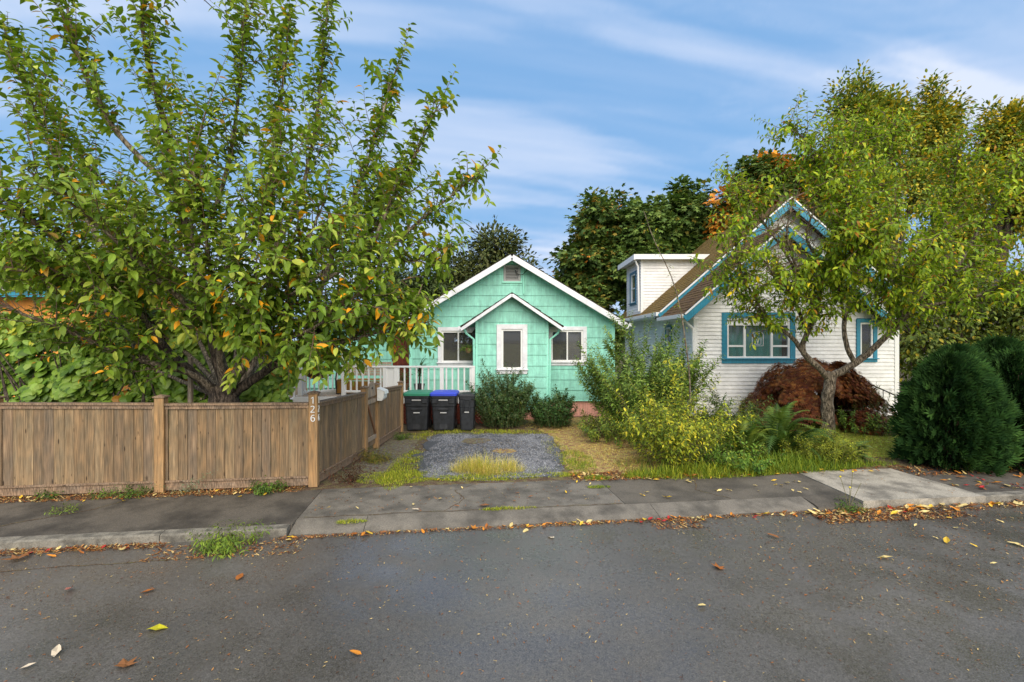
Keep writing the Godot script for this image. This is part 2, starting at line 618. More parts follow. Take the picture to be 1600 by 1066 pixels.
# a length of kerb: section in (t, y), chipped a little along its run
func kerb_piece(called: String, s0: float, s1: float, section: Array, m: Material, chip := 0.0, sd := 1) -> void:
	var st := ST()
	var n := FastNoiseLite.new()
	n.seed = sd
	n.frequency = 2.2
	n.fractal_octaves = 4
	var k := maxi(2, int((s1 - s0) / 0.06))
	var rows: Array[PackedVector3Array] = []
	for i in k + 1:
		var s := lerpf(s0, s1, float(i) / k)
		var row := PackedVector3Array()
		for j in section.size():
			var q: Array = section[j]
			var d := n.get_noise_2d(s, j * 7.0) * chip
			row.append(S(s, q[0] + absf(d) * 0.6 + d * 0.3, q[1] - (absf(d) * 0.7 if j == 1 or j == 2 else 0.0)))
		rows.append(row)
	for i in k:
		for j in section.size() - 1:
			quad(st, rows[i][j], rows[i + 1][j], rows[i + 1][j + 1], rows[i][j + 1])
	for e: int in [0, k]:
		for j in range(1, section.size() - 1):
			if e == 0: tri(st, rows[e][0], rows[e][j], rows[e][j + 1])
			else: tri(st, rows[e][0], rows[e][j + 1], rows[e][j])
	struct(called, st.commit(), m)

func crack(pts: Array, w: float, sd: int) -> void:   # an open crack, dirt showing in it
	rng.seed = sd
	var st := ST()
	var a := PackedVector3Array()
	for i in pts.size() - 1:
		for k in 9: a.append((pts[i] as Vector3).lerp(pts[i + 1], k / 9.0) + Vector3(rng.randf_range(-0.02, 0.02), 0, rng.randf_range(-0.02, 0.02)))
	a.append(pts[-1])
	for i in a.size() - 1:
		var d := (a[i + 1] - a[i]).normalized().cross(Vector3.UP)
		var w0 := w * rng.randf_range(0.4, 1.0)
		var w1 := w * rng.randf_range(0.4, 1.0)
		quad(st, a[i] - d * w0, a[i] + d * w0, a[i + 1] + d * w1, a[i + 1] - d * w1)
	struct("pavement_crack", st.commit(), M.soil)

func make_ground() -> void:
	var st := ST()
	slab(st, PackedVector2Array([Vector2(-400, 400), Vector2(400, 400), Vector2(400, -400), Vector2(-400, -400)]), -0.2, 0.2)
	struct("ground", st.commit(), M.lawn)
	strip("road", -140, 140, -8.2, 0.01, -0.1, 0.2, M.road)
	strip("yard", -140, 140, 1.62, 160, -0.004, 0.25, M.soil)
	# the pavement in its lengths, open joints between
	strip("pavement", -40, -7.47, 0.16, 1.66, 0.0, 0.25, M.walk_dark)
	strip("pavement", -7.46, -2.88, 0.16, 1.66, 0.0, 0.25, M.walk_dark)
	strip("driveway_apron", -2.87, 1.72, 0.37, 1.68, 0.002, 0.25, M.apron)
	var pv := ST()
	slab(pv, PackedVector2Array([S2(1.73, 0.37), S2(5.315, 0.37), S2(5.445, 1.66), S2(1.73, 1.66)]), 0.0, 0.25)
	struct("pavement", pv.commit(), M.walk)
	var sl := ST()
	slab(sl, PackedVector2Array([S2(5.29, 0.02), S2(7.36, -0.01), S2(7.36, 1.62), S2(5.455, 1.66)]), 0.012, 0.26)
	struct("concrete_slab", sl.commit(), M.concrete)
	strip("pavement", 7.37, 40, 0.16, 1.6, 0.0, 0.25, M.walk_dark)
	# raised kerb left, worn lip across the drive, low kerb right
	var full := [[0.0, -0.2], [0.012, -0.012], [0.03, 0.008], [0.155, 0.008], [0.158, -0.2]]
	var lip := [[0.0, -0.2], [0.01, -0.082], [0.10, -0.05], [0.362, 0.0], [0.365, -0.2]]
	var run := [-40.0, -9.9, -6.75, -4.4, -2.9]
	for i in 4: kerb_piece("kerb", run[i] + 0.005, run[i + 1] - 0.005, full, M.kerb, 0.03, 3 + i)
	run = [-2.88, -1.95, 2.1, 4.55]
	for i in 3: kerb_piece("kerb_lip", run[i] + 0.003, run[i + 1] - 0.003, lip, M.apron, 0.012, 20 + i)
	kerb_piece("kerb_lip", 4.552, 5.287, [[0.0, -0.2], [0.01, -0.05], [0.1, -0.02], [0.362, 0.0], [0.365, -0.2]], M.walk, 0.02, 31)
	kerb_piece("kerb", 7.38, 10.4, full, M.kerb, 0.015, 41)
	kerb_piece("kerb", 10.416, 40, full, M.kerb, 0.015, 42)
	# yard surfaces
	ground_patch("driveway_gravel", [Vector2(-1.62, -8.5), Vector2(0.85, -8.55), Vector2(1.0, -10.2), Vector2(0.92, -12.5), Vector2(-2.0, -12.5), Vector2(-1.95, -10.2)], 0.012, M.gravel, 0.28, 4)
	ground_patch("bare_earth", [Vector2(-1.15, -11.5), Vector2(-0.9, -11.25), Vector2(-0.6, -11.35), Vector2(-0.5, -11.65), Vector2(-0.7, -11.95), Vector2(-1.1, -11.85)], 0.024, M.dirt, 0.14, 14)
	ground_patch("bare_earth", [Vector2(-0.42, -10.5), Vector2(-0.25, -10.34), Vector2(0.0, -10.36), Vector2(0.12, -10.52), Vector2(0.02, -10.7), Vector2(-0.28, -10.74)], 0.026, M.dry, 0.10, 15)
	ground_patch("side_track", [Vector2(-3.05, -8.25), Vector2(-2.35, -8.3), Vector2(-2.2, -10.0), Vector2(-2.25, -12.2), Vector2(-2.95, -12.6)], 0.006, M.dirt, 0.1, 5)
	ground_patch("dry_yard", [Vector2(1.05, -8.85), Vector2(2.6, -8.9), Vector2(3.6, -11.0), Vector2(3.3, -15.3), Vector2(0.4, -15.2), Vector2(0.9, -12.6), Vector2(1.15, -10.4)], 0.004, M.dry, 0.2, 6)
	ground_patch("lawn", [Vector2(6.0, -10.2), Vector2(9.5, -9.9), Vector2(18, -11.0), Vector2(18, -14.6), Vector2(4.6, -14.6), Vector2(4.6, -10.0)], 0.005, M.lawn, 0.2, 7)
	crack([S(-6.9, 0.2, 0.004), S(-6.5, 0.7, 0.004), S(-5.9, 1.05, 0.004), S(-5.6, 1.6, 0.004)], 0.014, 61)
	crack([S(-0.9, 0.4, 0.006), S(-0.6, 0.9, 0.006), S(-0.75, 1.3, 0.006), S(-0.4, 1.66, 0.006)], 0.009, 62)
	crack([S(-2.8, 0.385, 0.006), S(-1.0, 0.40, 0.006), S(0.6, 0.395, 0.006), S(1.7, 0.40, 0.006)], 0.012, 63)
	crack([S(3.4, 0.4, 0.004), S(3.1, 0.9, 0.004), S(3.5, 1.65, 0.004)], 0.010, 64)
	crack([S(8.2, 0.2, 0.004), S(8.5, 0.8, 0.004), S(8.3, 1.55, 0.004)], 0.012, 65)
	crack([S(-9.5, -0.75, -0.096), S(-7.5, -0.72, -0.096), S(-5.0, -0.55, -0.096), S(-3.9, -0.5, -0.096)], 0.010, 66)

func picket_panel(f: Node3D, a: Vector3, b: Vector3, ha: float, hb: float, sd: int) -> void:
	# boards from a to b (ground points), tops ha and hb above ground; a lattice of rails and frame strips round them
	rng.seed = sd
	var d := b - a
	var ln := d.length()
	var x := d / ln
	var z := x.cross(Vector3.UP)
	var bs := Basis(x, Vector3.UP, z)
	var n := int(round((ln - 0.08) / 0.139))
	var w := (ln - 0.08) / n
	for i in n:
		var u := 0.04 + w * (i + 0.5)
		var top := lerpf(ha, hb, u / ln) - 0.06
		var bot := 0.13
		var bw := snappedf(w - rng.randf_range(0.002, 0.006), 0.002)
		var m := cbox(Vector3(bw, 1.0, 0.019), 0.002)
		var bb := bs * Basis(Vector3.UP, rng.randf_range(-0.02, 0.02)) * Basis(Vector3.BACK, rng.randf_range(-0.002, 0.002))
		part("picket", m, M.pickets[rng.randi() % 6], f, a + x * u + Vector3.UP * (bot + top) / 2.0 + z * rng.randf_range(-0.004, 0.004), bb.scaled_local(Vector3(1, top - bot, 1)))
	var up := Vector3.UP
	for r: Array in [["top_rail", 0.0, 0.12, 0.034, M.rail], ["face_rail", -0.045, 0.03, 0.06, M.rail]]:
		var st := ST()
		if r[0] == "top_rail": bar(st, a + up * (ha + r[1]), b + up * (hb + r[1]), 0.034, 0.13, up)
		else: bar(st, a + up * (ha + r[1]) + z * 0.024, b + up * (hb + r[1]) + z * 0.024, 0.062, 0.028, up)
		part(r[0], st.commit(), r[4], f)
	var kb := ST()
	bar(kb, a + up * 0.085 + z * 0.004, b + up * 0.085 + z * 0.004, 0.125, 0.034, up)
	part("kickboard", kb.commit(), M.rail, f)
	var br := ST()
	bar(br, a + up * 0.165 + z * 0.026, b + up * 0.165 + z * 0.026, 0.034, 0.03, up)
	part("bottom_rail", br.commit(), M.rail, f)
	for e in 2:
		var p := (a + x * 0.022) if e == 0 else (b - x * 0.022)
		var hh := ha if e == 0 else hb
		var es := ST()
		bar(es, p + up * 0.15 + z * 0.018, p + up * (hh - 0.02) + z * 0.018, 0.036, 0.03, x)
		part("edge_strip", es.commit(), M.pickets[e + 2], f)

func fence_post(f: Node3D, p: Vector3, h: float, yaw: float, w := 0.142) -> MeshInstance3D:
	var bs := Basis(Vector3.UP, yaw)
	var o := part("post", cbox(Vector3(w, h, w), 0.008), M.post, f, p + Vector3.UP * h / 2.0, bs)
	var st := ST()
	add_box(st, Transform3D(Basis(), Vector3(0, 0.012, 0)), Vector3(w + 0.035, 0.026, w + 0.035), 0.006)
	loft(st, [[0.025, w / 2 + 0.008, w / 2 + 0.008, 0.01], [0.05, 0.015, 0.015, 0.008]])
	part("post_cap", st.commit(), M.rail, f, p + Vector3.UP * h, bs)
	return o

func digits(f: Node3D, text: String, at: Vector3, bs: Basis, size := 0.112) -> void:
	var y := 0.0
	for ch in text:
		var tm := TextMesh.new()
		var sf := SystemFont.new()
		sf.font_names = PackedStringArray(["Droid Sans"])
		tm.font = sf
		tm.text = ch
		tm.font_size = 48
		tm.pixel_size = size / (48 * 0.72)
		tm.depth = 0.012
		tm.horizontal_alignment = HORIZONTAL_ALIGNMENT_CENTER
		part("house_number_digit", tm, M.white, f, at + Vector3(0, y, 0), bs)
		y -= size * 1.32

func make_fence() -> void:
	var g := thing("wooden_fence", "weathered brown cedar board fence along the pavement, house number 126 on its corner post", "fence", S(-5.35, 1.87))
	var o := g.position
	var t := 1.87
	var us := [-10.1, -7.74, -5.39, -3.06]
	for i in 3:
		picket_panel(g, S(us[i] + 0.075, t) - o, S(us[i + 1] - 0.075, t) - o, [1.4, 1.44, 1.39][i], [1.4, 1.4, 1.37][i], 100 + i)
	for i in 4:
		fence_post(g, S(us[i], t) - o, [1.5, 1.52, 1.5, 1.53][i], TH)
	var cp := S(us[3], t) - o
	digits(g, "126", cp + Vector3.UP * 1.43 + sbasis() * Vector3(0, 0, 0.076), sbasis())
	digits(g, "126", cp + Vector3.UP * 1.43 + sbasis() * Vector3(0.076, 0, 0), sbasis() * Basis(Vector3.UP, PI / 2))
	# the run beside the drive
	var c := S(us[3], t)
	var g1 := Vector3(-3.08, 0, -10.14)
	var g2 := Vector3(-3.045, 0, -10.9)
	var e := Vector3(-2.94, 0, -12.85)
	var f := thing("wooden_fence", "short run of narrow cedar boards between corner post and gate beside the drive", "fence", c)
	o = c
	var dir := (g1 - c).normalized()
	picket_panel(f, c + dir * 0.075 - o, g1 - dir * 0.07 - o, 1.37, 1.33, 110)
	fence_post(f, g1 - o, 1.42, -0.02, 0.12)
	var f2 := thing("wooden_fence", "fence run with the white mailbox on its front post, ending beside the bins", "fence", g2)
	o = g2
	dir = (e - g2).normalized()
	picket_panel(f2, g2 + dir * 0.07 - o, e - dir * 0.06 - o, 1.3, 1.22, 111)
	fence_post(f2, g2 - o, 1.42, -0.02, 0.12)
	fence_post(f2, e - o, 1.3, -0.02, 0.12)
	# gate
	var ga := thing("garden_gate", "grey wooden garden gate with rounded top board and diagonal brace", "gate", (g1 + g2) / 2.0)
	var x := (g2 - g1).normalized()
	var z := x.cross(Vector3.UP)
	var bs := Basis(x, Vector3.UP, z)
	rng.seed = 120
	var w := 0.58
	for i in 4:
		var u := -w / 2 + w / 4 * (i + 0.5)
		part("board", cbox(Vector3(w / 4 - 0.004, 1.1, 0.02), 0.002), M.pickets[[4, 2, 4, 0][i]], ga, bs * Vector3(u, 0.68, rng.randf_range(-0.002, 0.002)), bs)
	var arch := PackedVector2Array([Vector2(-0.29, 1.24)])
	for k in 15:
		var a := PI * k / 14.0
		arch.append(Vector2(-0.24 * cos(a), 1.27 + 0.25 * sin(a)))
	arch.append(Vector2(0.29, 1.24))
	arch.append(Vector2(0.29, 1.2))
	arch.append(Vector2(-0.29, 1.2))
	var st := ST()
	extrude(st, arch, 0.012, 0.034)
	var ar := part("arched_top_board", st.commit(), M.greywood, ga, Vector3.ZERO, bs)
	var kn := ST()
	tube(kn, PackedVector3Array([Vector3(0, 1.38, 0.034), Vector3(0, 1.38, 0.05)]), PackedFloat32Array([0.03, 0.022]), 10)
	part("latch", kn.commit(), M.black_metal, ga, Vector3.ZERO, bs)
	for y: float in [0.3, 1.1]:
		part("rail", cbox(Vector3(0.56, 0.09, 0.03), 0.003), M.greywood, ga, bs * Vector3(0, y, 0.026), bs)
	var dg := ST()
	bar(dg, Vector3(-0.25, 1.05, 0.028), Vector3(0.25, 0.36, 0.028), 0.05, 0.028, Vector3.RIGHT)
	part("diagonal_brace", dg.commit(), M.brown, ga, Vector3.ZERO, bs)
	# mailbox on the gate post, facing the drive
	var mb := thing("mailbox", "small white wall mailbox with sloping lid on the gate post", "mailbox", g2 + Vector3(0.062, 1.08, 0.0))
	var body := ST()
	extrude(body, PackedVector2Array([Vector2(0, 0), Vector2(0.10, 0.0), Vector2(0.14, 0.05), Vector2(0.15, 0.2), Vector2(0, 0.26)]), -0.15, 0.15)
	part("box", body.commit(), M.mailbox, mb)
	var lid := ST()
	extrude(lid, PackedVector2Array([Vector2(-0.004, 0.268), Vector2(0.155, 0.205), Vector2(0.17, 0.14), Vector2(0.178, 0.142), Vector2(0.166, 0.214), Vector2(-0.004, 0.282)]), -0.158, 0.158)
	part("lid", lid.commit(), M.mailbox, mb)

# ---------------------------------------------------------------- wheeled bins
func make_bin(label: String, p: Vector3, w: float, d: float, h: float, lid_m: Material, slim: bool) -> void:
	var b := thing("wheelie_bin", label, "wheelie bin", p, "wheelie bins in front of the porch lattice")
	var st := ST()
	var w2 := w / 2.0
	var d2 := d / 2.0
	loft(st, [[0.03, w2 * 0.78, d2 * 0.74, 0.04, 0.02], [0.07, w2 * 0.80, d2 * 0.76, 0.04, 0.02], [h * 0.62, w2 * 0.9, d2 * 0.9, 0.045, 0.0], [h * 0.64, w2 * 0.93, d2 * 0.94, 0.045, 0.0], [h * 0.84, w2 * 0.96, d2 * 0.97, 0.045, 0.0], [h * 0.86, w2 * 0.99, d2 * 1.0, 0.045, 0.0], [h * 0.93, w2, d2, 0.045, 0.0]])
	part("body", st.commit(), M.black_plastic, b)
	var lt := ST()
	loft(lt, [[h * 0.905, w2 * 1.045, d2 * 1.045, 0.05, 0.0], [h * 0.955, w2 * 1.05, d2 * 1.05, 0.05, 0.0], [h * 0.985, w2 * 0.97, d2 * 0.97, 0.06, 0.0], [h, w2 * 0.7, d2 * 0.75, 0.08, -0.02]])
	part("lid", lt.commit(), lid_m, b)
	var zf := d2 * 0.97
	if not slim:
		for s: float in [-1.0, 1.0]:
			part("lift_pocket", cbox(Vector3(w * 0.23, h * 0.12, 0.05), 0.012), M.black_plastic, b, Vector3(s * w * 0.33, h * 0.77, zf))
		part("grip_bar", cbox(Vector3(w * 0.36, 0.03, 0.035), 0.008), M.steel, b, Vector3(0, h * 0.795, zf - 0.01))
		part("catch_bar", cbox(Vector3(w * 0.25, 0.028, 0.03), 0.006), M.steel, b, Vector3(0, h * 0.475, d2 * 0.9))
		part("catch_housing", cbox(Vector3(w * 0.42, 0.06, 0.05), 0.015), M.black_plastic, b, Vector3(0, h * 0.56, d2 * 0.885))
		var ar := ST()
		extrude(ar, PackedVector2Array([Vector2(-0.1, 0.04), Vector2(0.1, 0.04), Vector2(0.1, h * 0.34), Vector2(0.06, h * 0.40), Vector2(-0.06, h * 0.40), Vector2(-0.1, h * 0.34)]), 0, 0.02, Transform3D(Basis(Vector3.RIGHT, -0.06).scaled_local(Vector3(w / 0.68, 1, 1)), Vector3(0, 0.02, d2 * 0.805)))
		part("front_panel", ar.commit(), M.black_plastic, b)
	else:
		var fr := ST()
		for s: float in [-1.0, 1.0]:
			add_box(fr, Transform3D(Basis(), Vector3(s * 0.08, h * 0.68, zf * 0.97)), Vector3(0.035, h * 0.36, 0.05), 0.01)
		add_box(fr, Transform3D(Basis(), Vector3(0, h * 0.85, zf)), Vector3(0.13, 0.04, 0.05), 0.01)
		part("handle_frame", fr.commit(), M.black_plastic, b)
		part("catch_bar", cbox(Vector3(0.13, 0.03, 0.03), 0.006), M.steel, b, Vector3(0, h * 0.51, d2 * 0.93))
	for s: float in [-1.0, 1.0]:
		var wh := ST()
		tube(wh, PackedVector3Array([Vector3(s * w2 * 0.72, 0.12, -d2 * 0.8), Vector3(s * w2 * 0.86, 0.12, -d2 * 0.8)]), PackedFloat32Array([0.12, 0.12]), 16)
		part("wheel", wh.commit(), M.black_metal, b)

func make_bins() -> void:
	make_bin("black wheelie bin with green lid, next to the fence end", Vector3(-2.53, 0, -13.2), 0.68, 0.72, 1.05, M.green_lid, false)
	make_bin("black wheelie bin with bright blue lid, between green lidded and all black bins", Vector3(-1.82, 0, -13.2), 0.68, 0.72, 1.05, M.blue_lid, false)
	make_bin("narrow all black wheelie bin beside the dark shrub", Vector3(-1.2, 0, -13.15), 0.44, 0.55, 1.0, M.black_plastic, true)

# rows of lapped boards over a wall. o: origin, x: along the wall, n: outward; lo / hi: wall ends at a height; holes: [u0, v0, u1, v1]
func siding(parent: Node3D, called: String, mats: Array, o: Vector3, x: Vector3, v0: float, v1: float, row: float, lo: Callable, hi: Callable, holes: Array, lap: float) -> void:
	var n := x.cross(Vector3.UP)
	var count := int(ceil((v1 - v0) / row - 0.02))
	for i in count:
		var a := v0 + i * row
		var b := minf(v0 + (i + 1) * row, v1)
		var cuts := [a, b]
		for h: Array in holes:
			for e: float in [h[1], h[3]]:
				if e > a + 0.004 and e < b - 0.004: cuts.append(e)
		cuts.sort()
		var st: SurfaceTool
		for k in cuts.size() - 1:
			var ya: float = cuts[k]
			var yb: float = cuts[k + 1]
			var segs := [[lo.call(ya), lo.call(yb), hi.call(ya), hi.call(yb)]]
			for h: Array in holes:
				if h[1] < (ya + yb) / 2 and h[3] > (ya + yb) / 2:
					var nx := []
					for s: Array in segs:
						if h[2] <= minf(s[0], s[1]) or h[0] >= maxf(s[2], s[3]):
							nx.append(s)
							continue
						if h[0] > minf(s[0], s[1]): nx.append([s[0], s[1], h[0], h[0]])
						if h[2] < maxf(s[2], s[3]): nx.append([h[2], h[2], s[2], s[3]])
					segs = nx
			for s: Array in segs:
				if s[2] - s[0] < 0.005 and s[3] - s[1] < 0.005: continue
				if s[3] < s[1]:
					s[1] = (s[1] + s[3]) / 2.0
					s[3] = s[1]
				st = ST()
				var ta := lap * (1.0 - (ya - a) / row * 0.8)
				var tb := lap * (1.0 - (yb - a) / row * 0.8)
				var P := func(u: float, v: float, t: float) -> Vector3: return o + x * u + Vector3.UP * v + n * t
				var f0: Vector3 = P.call(s[0], ya, ta)
				var f1: Vector3 = P.call(s[2], ya, ta)
				var f2: Vector3 = P.call(s[3], yb, tb)
				var f3: Vector3 = P.call(s[1], yb, tb)
				var b0: Vector3 = P.call(s[0], ya, -0.03)
				var b1: Vector3 = P.call(s[2], ya, -0.03)
				var b2: Vector3 = P.call(s[3], yb, -0.03)
				var b3: Vector3 = P.call(s[1], yb, -0.03)
				quad(st, f0, f1, f2, f3)
				quad(st, b0, b1, f1, f0)
				quad(st, f3, f2, b2, b3)
				quad(st, b0, f0, f3, b3)
				quad(st, f1, b1, b2, f2)
				part(called, st.commit(), mats[(i * 7 + i / 3) % mats.size()], parent)

# rectangle of boards round an opening; returns nothing. o is the lower left corner of the glass opening on the wall plane
func window(parent: Node3D, o: Vector3, x: Vector3, w: float, h: float, trim_w: float, trim: Material, sash: Material, mullions: Array, sill := true, depth := 0.07) -> MeshInstance3D:
	var n := x.cross(Vector3.UP)
	var bs := Basis(x, Vector3.UP, n)
	var st := ST()
	var c := o + x * w / 2 + Vector3.UP * h / 2
	var e := 0.055   # sash frame
	for s: float in [-1.0, 1.0]:
		add_box(st, Transform3D(bs, c + x * s * (w / 2 + trim_w / 2) + n * 0.03), Vector3(trim_w, h + trim_w * 2, 0.045), 0.006)
	for s: float in [-1.0, 1.0]:
		add_box(st, Transform3D(bs, c + Vector3.UP * s * (h / 2 + trim_w / 2) + n * 0.031), Vector3(w + 0.001, trim_w, 0.045), 0.006)
	var fr := part("window", st.commit(), trim, parent)
	if sill:
		part("sill", cbox(Vector3(w + trim_w * 2 + 0.06, 0.035, 0.075), 0.006), trim, fr, c - Vector3.UP * (h / 2 + trim_w * 0.12) + n * 0.062, bs)
	var sh := ST()
	for s: float in [-1.0, 1.0]:
		add_box(sh, Transform3D(bs, c + x * s * (w / 2 - e / 2) - n * 0.01), Vector3(e, h, depth), 0.004)
		add_box(sh, Transform3D(bs, c + Vector3.UP * s * (h / 2 - e / 2) - n * 0.011), Vector3(w - e * 2 + 0.002, e, depth), 0.004)
	part("frame", sh.commit(), sash, fr)
	# mullions: [u, v0, v1] uprights or [u0, u1, v] crossbars as ["v", ...] / ["h", ...]; fractions of the opening
	for m: Array in mullions:
		if m[0] == "v":
			part("mullion", cbox(Vector3(m[4] if m.size() > 4 else 0.045, h * (m[3] - m[2]) - e, depth * 0.8), 0.004), sash, fr, o + x * w * m[1] + Vector3.UP * h * (m[2] + m[3]) / 2 - n * 0.012, bs)
		else:
			part("mullion", cbox(Vector3(w * (m[2] - m[1]) - e, m[4] if m.size() > 4 else 0.045, depth * 0.75), 0.004), sash, fr, o + x * w * (m[1] + m[2]) / 2 + Vector3.UP * h * m[3] - n * 0.013, bs)
	var gl := ST()
	var gw := x * (w - e) / 2
	var gh := Vector3.UP * (h - e) / 2
	quad(gl, c - n * 0.02 - gw - gh, c - n * 0.02 + gw - gh, c - n * 0.02 + gw + gh, c - n * 0.02 - gw + gh)
	part("pane", gl.commit(), M.glass, fr)
	return fr

# one slope of a roof: corners eave0, eave1, ridge1, ridge0, a slab with rows of shingles on it
func roof_slope(parent: Node3D, called: String, e0: Vector3, e1: Vector3, r1: Vector3, r0: Vector3, th: float, m: Material, rows: int, tabs: int, sd: int) -> MeshInstance3D:
	var st := ST()
	var n := (e1 - e0).cross(r0 - e0).normalized()
	if n.y < 0: n = -n
	var cs: Array[Vector3] = [e0, e1, r1, r0]
	if (e1 - e0).cross(r0 - e0).dot(n) < 0: cs = [e1, e0, r0, r1]
	quad(st, cs[0], cs[1], cs[2], cs[3])
	var dn := -n * th
	quad(st, cs[3] + dn, cs[2] + dn, cs[1] + dn, cs[0] + dn)
	for i in 4:
		var a := cs[i]
		var b := cs[(i + 1) % 4]
		quad(st, a + dn, b + dn, b, a)
	var o := part(called, st.commit(), M.roof_grey, parent)
	rng.seed = sd
	var sh := ST()
	for i in rows:
		var f0 := float(i) / rows
		var f1 := minf(1.0, float(i + 1.06) / rows)
		for j in tabs:
			var g0 := (j + (0.5 if i % 2 else 0.0)) / tabs
			var g1 := minf(1.0, g0 + 0.99 / tabs)
			if i % 2 and j == tabs - 1: g1 = 1.0
			if g0 >= 0.999: continue
			var lift := rng.randf_range(0.010, 0.022)
			var a := e0.lerp(e1, g0).lerp(r0.lerp(r1, g0), f0)
			var b := e0.lerp(e1, g1).lerp(r0.lerp(r1, g1), f0)
			var c := e0.lerp(e1, g1).lerp(r0.lerp(r1, g1), f1)
			var d := e0.lerp(e1, g0).lerp(r0.lerp(r1, g0), f1)
			var q: Array[Vector3] = [a, b, c, d]
			if (b - a).cross(d - a).dot(n) < 0: q = [b, a, d, c]
			quad(sh, q[0] + n * lift, q[1] + n * lift, q[2] + n * 0.003, q[3] + n * 0.003)
			quad(sh, q[0], q[1], q[1] + n * lift, q[0] + n * lift)
	var so := part("shingles", sh.commit(), m, o)
	so.set_meta("kind", "stuff")
	return o

func beam(parent: Node3D, called: String, a: Vector3, b: Vector3, w: float, t: float, m: Material, side := Vector3.UP, bev := 0.005) -> MeshInstance3D:
	var st := ST()
	bar(st, a, b, w, t, side, bev)
	return part(called, st.commit(), m, parent)

func pipe(parent: Node3D, called: String, pts: Array, r: float, m: Material) -> MeshInstance3D:
	var st := ST()
	var p := PackedVector3Array(pts)
	var rr := PackedFloat32Array()
	for i in p.size(): rr.append(r)
	tube(st, p, rr, 8)
	return part(called, st.commit(), m, parent)

func wall_box(parent: Node3D, called: String, lo: Vector3, hi: Vector3, m: Material) -> MeshInstance3D:
	return part(called, cbox(hi - lo, 0.003), m, parent, (lo + hi) / 2.0)

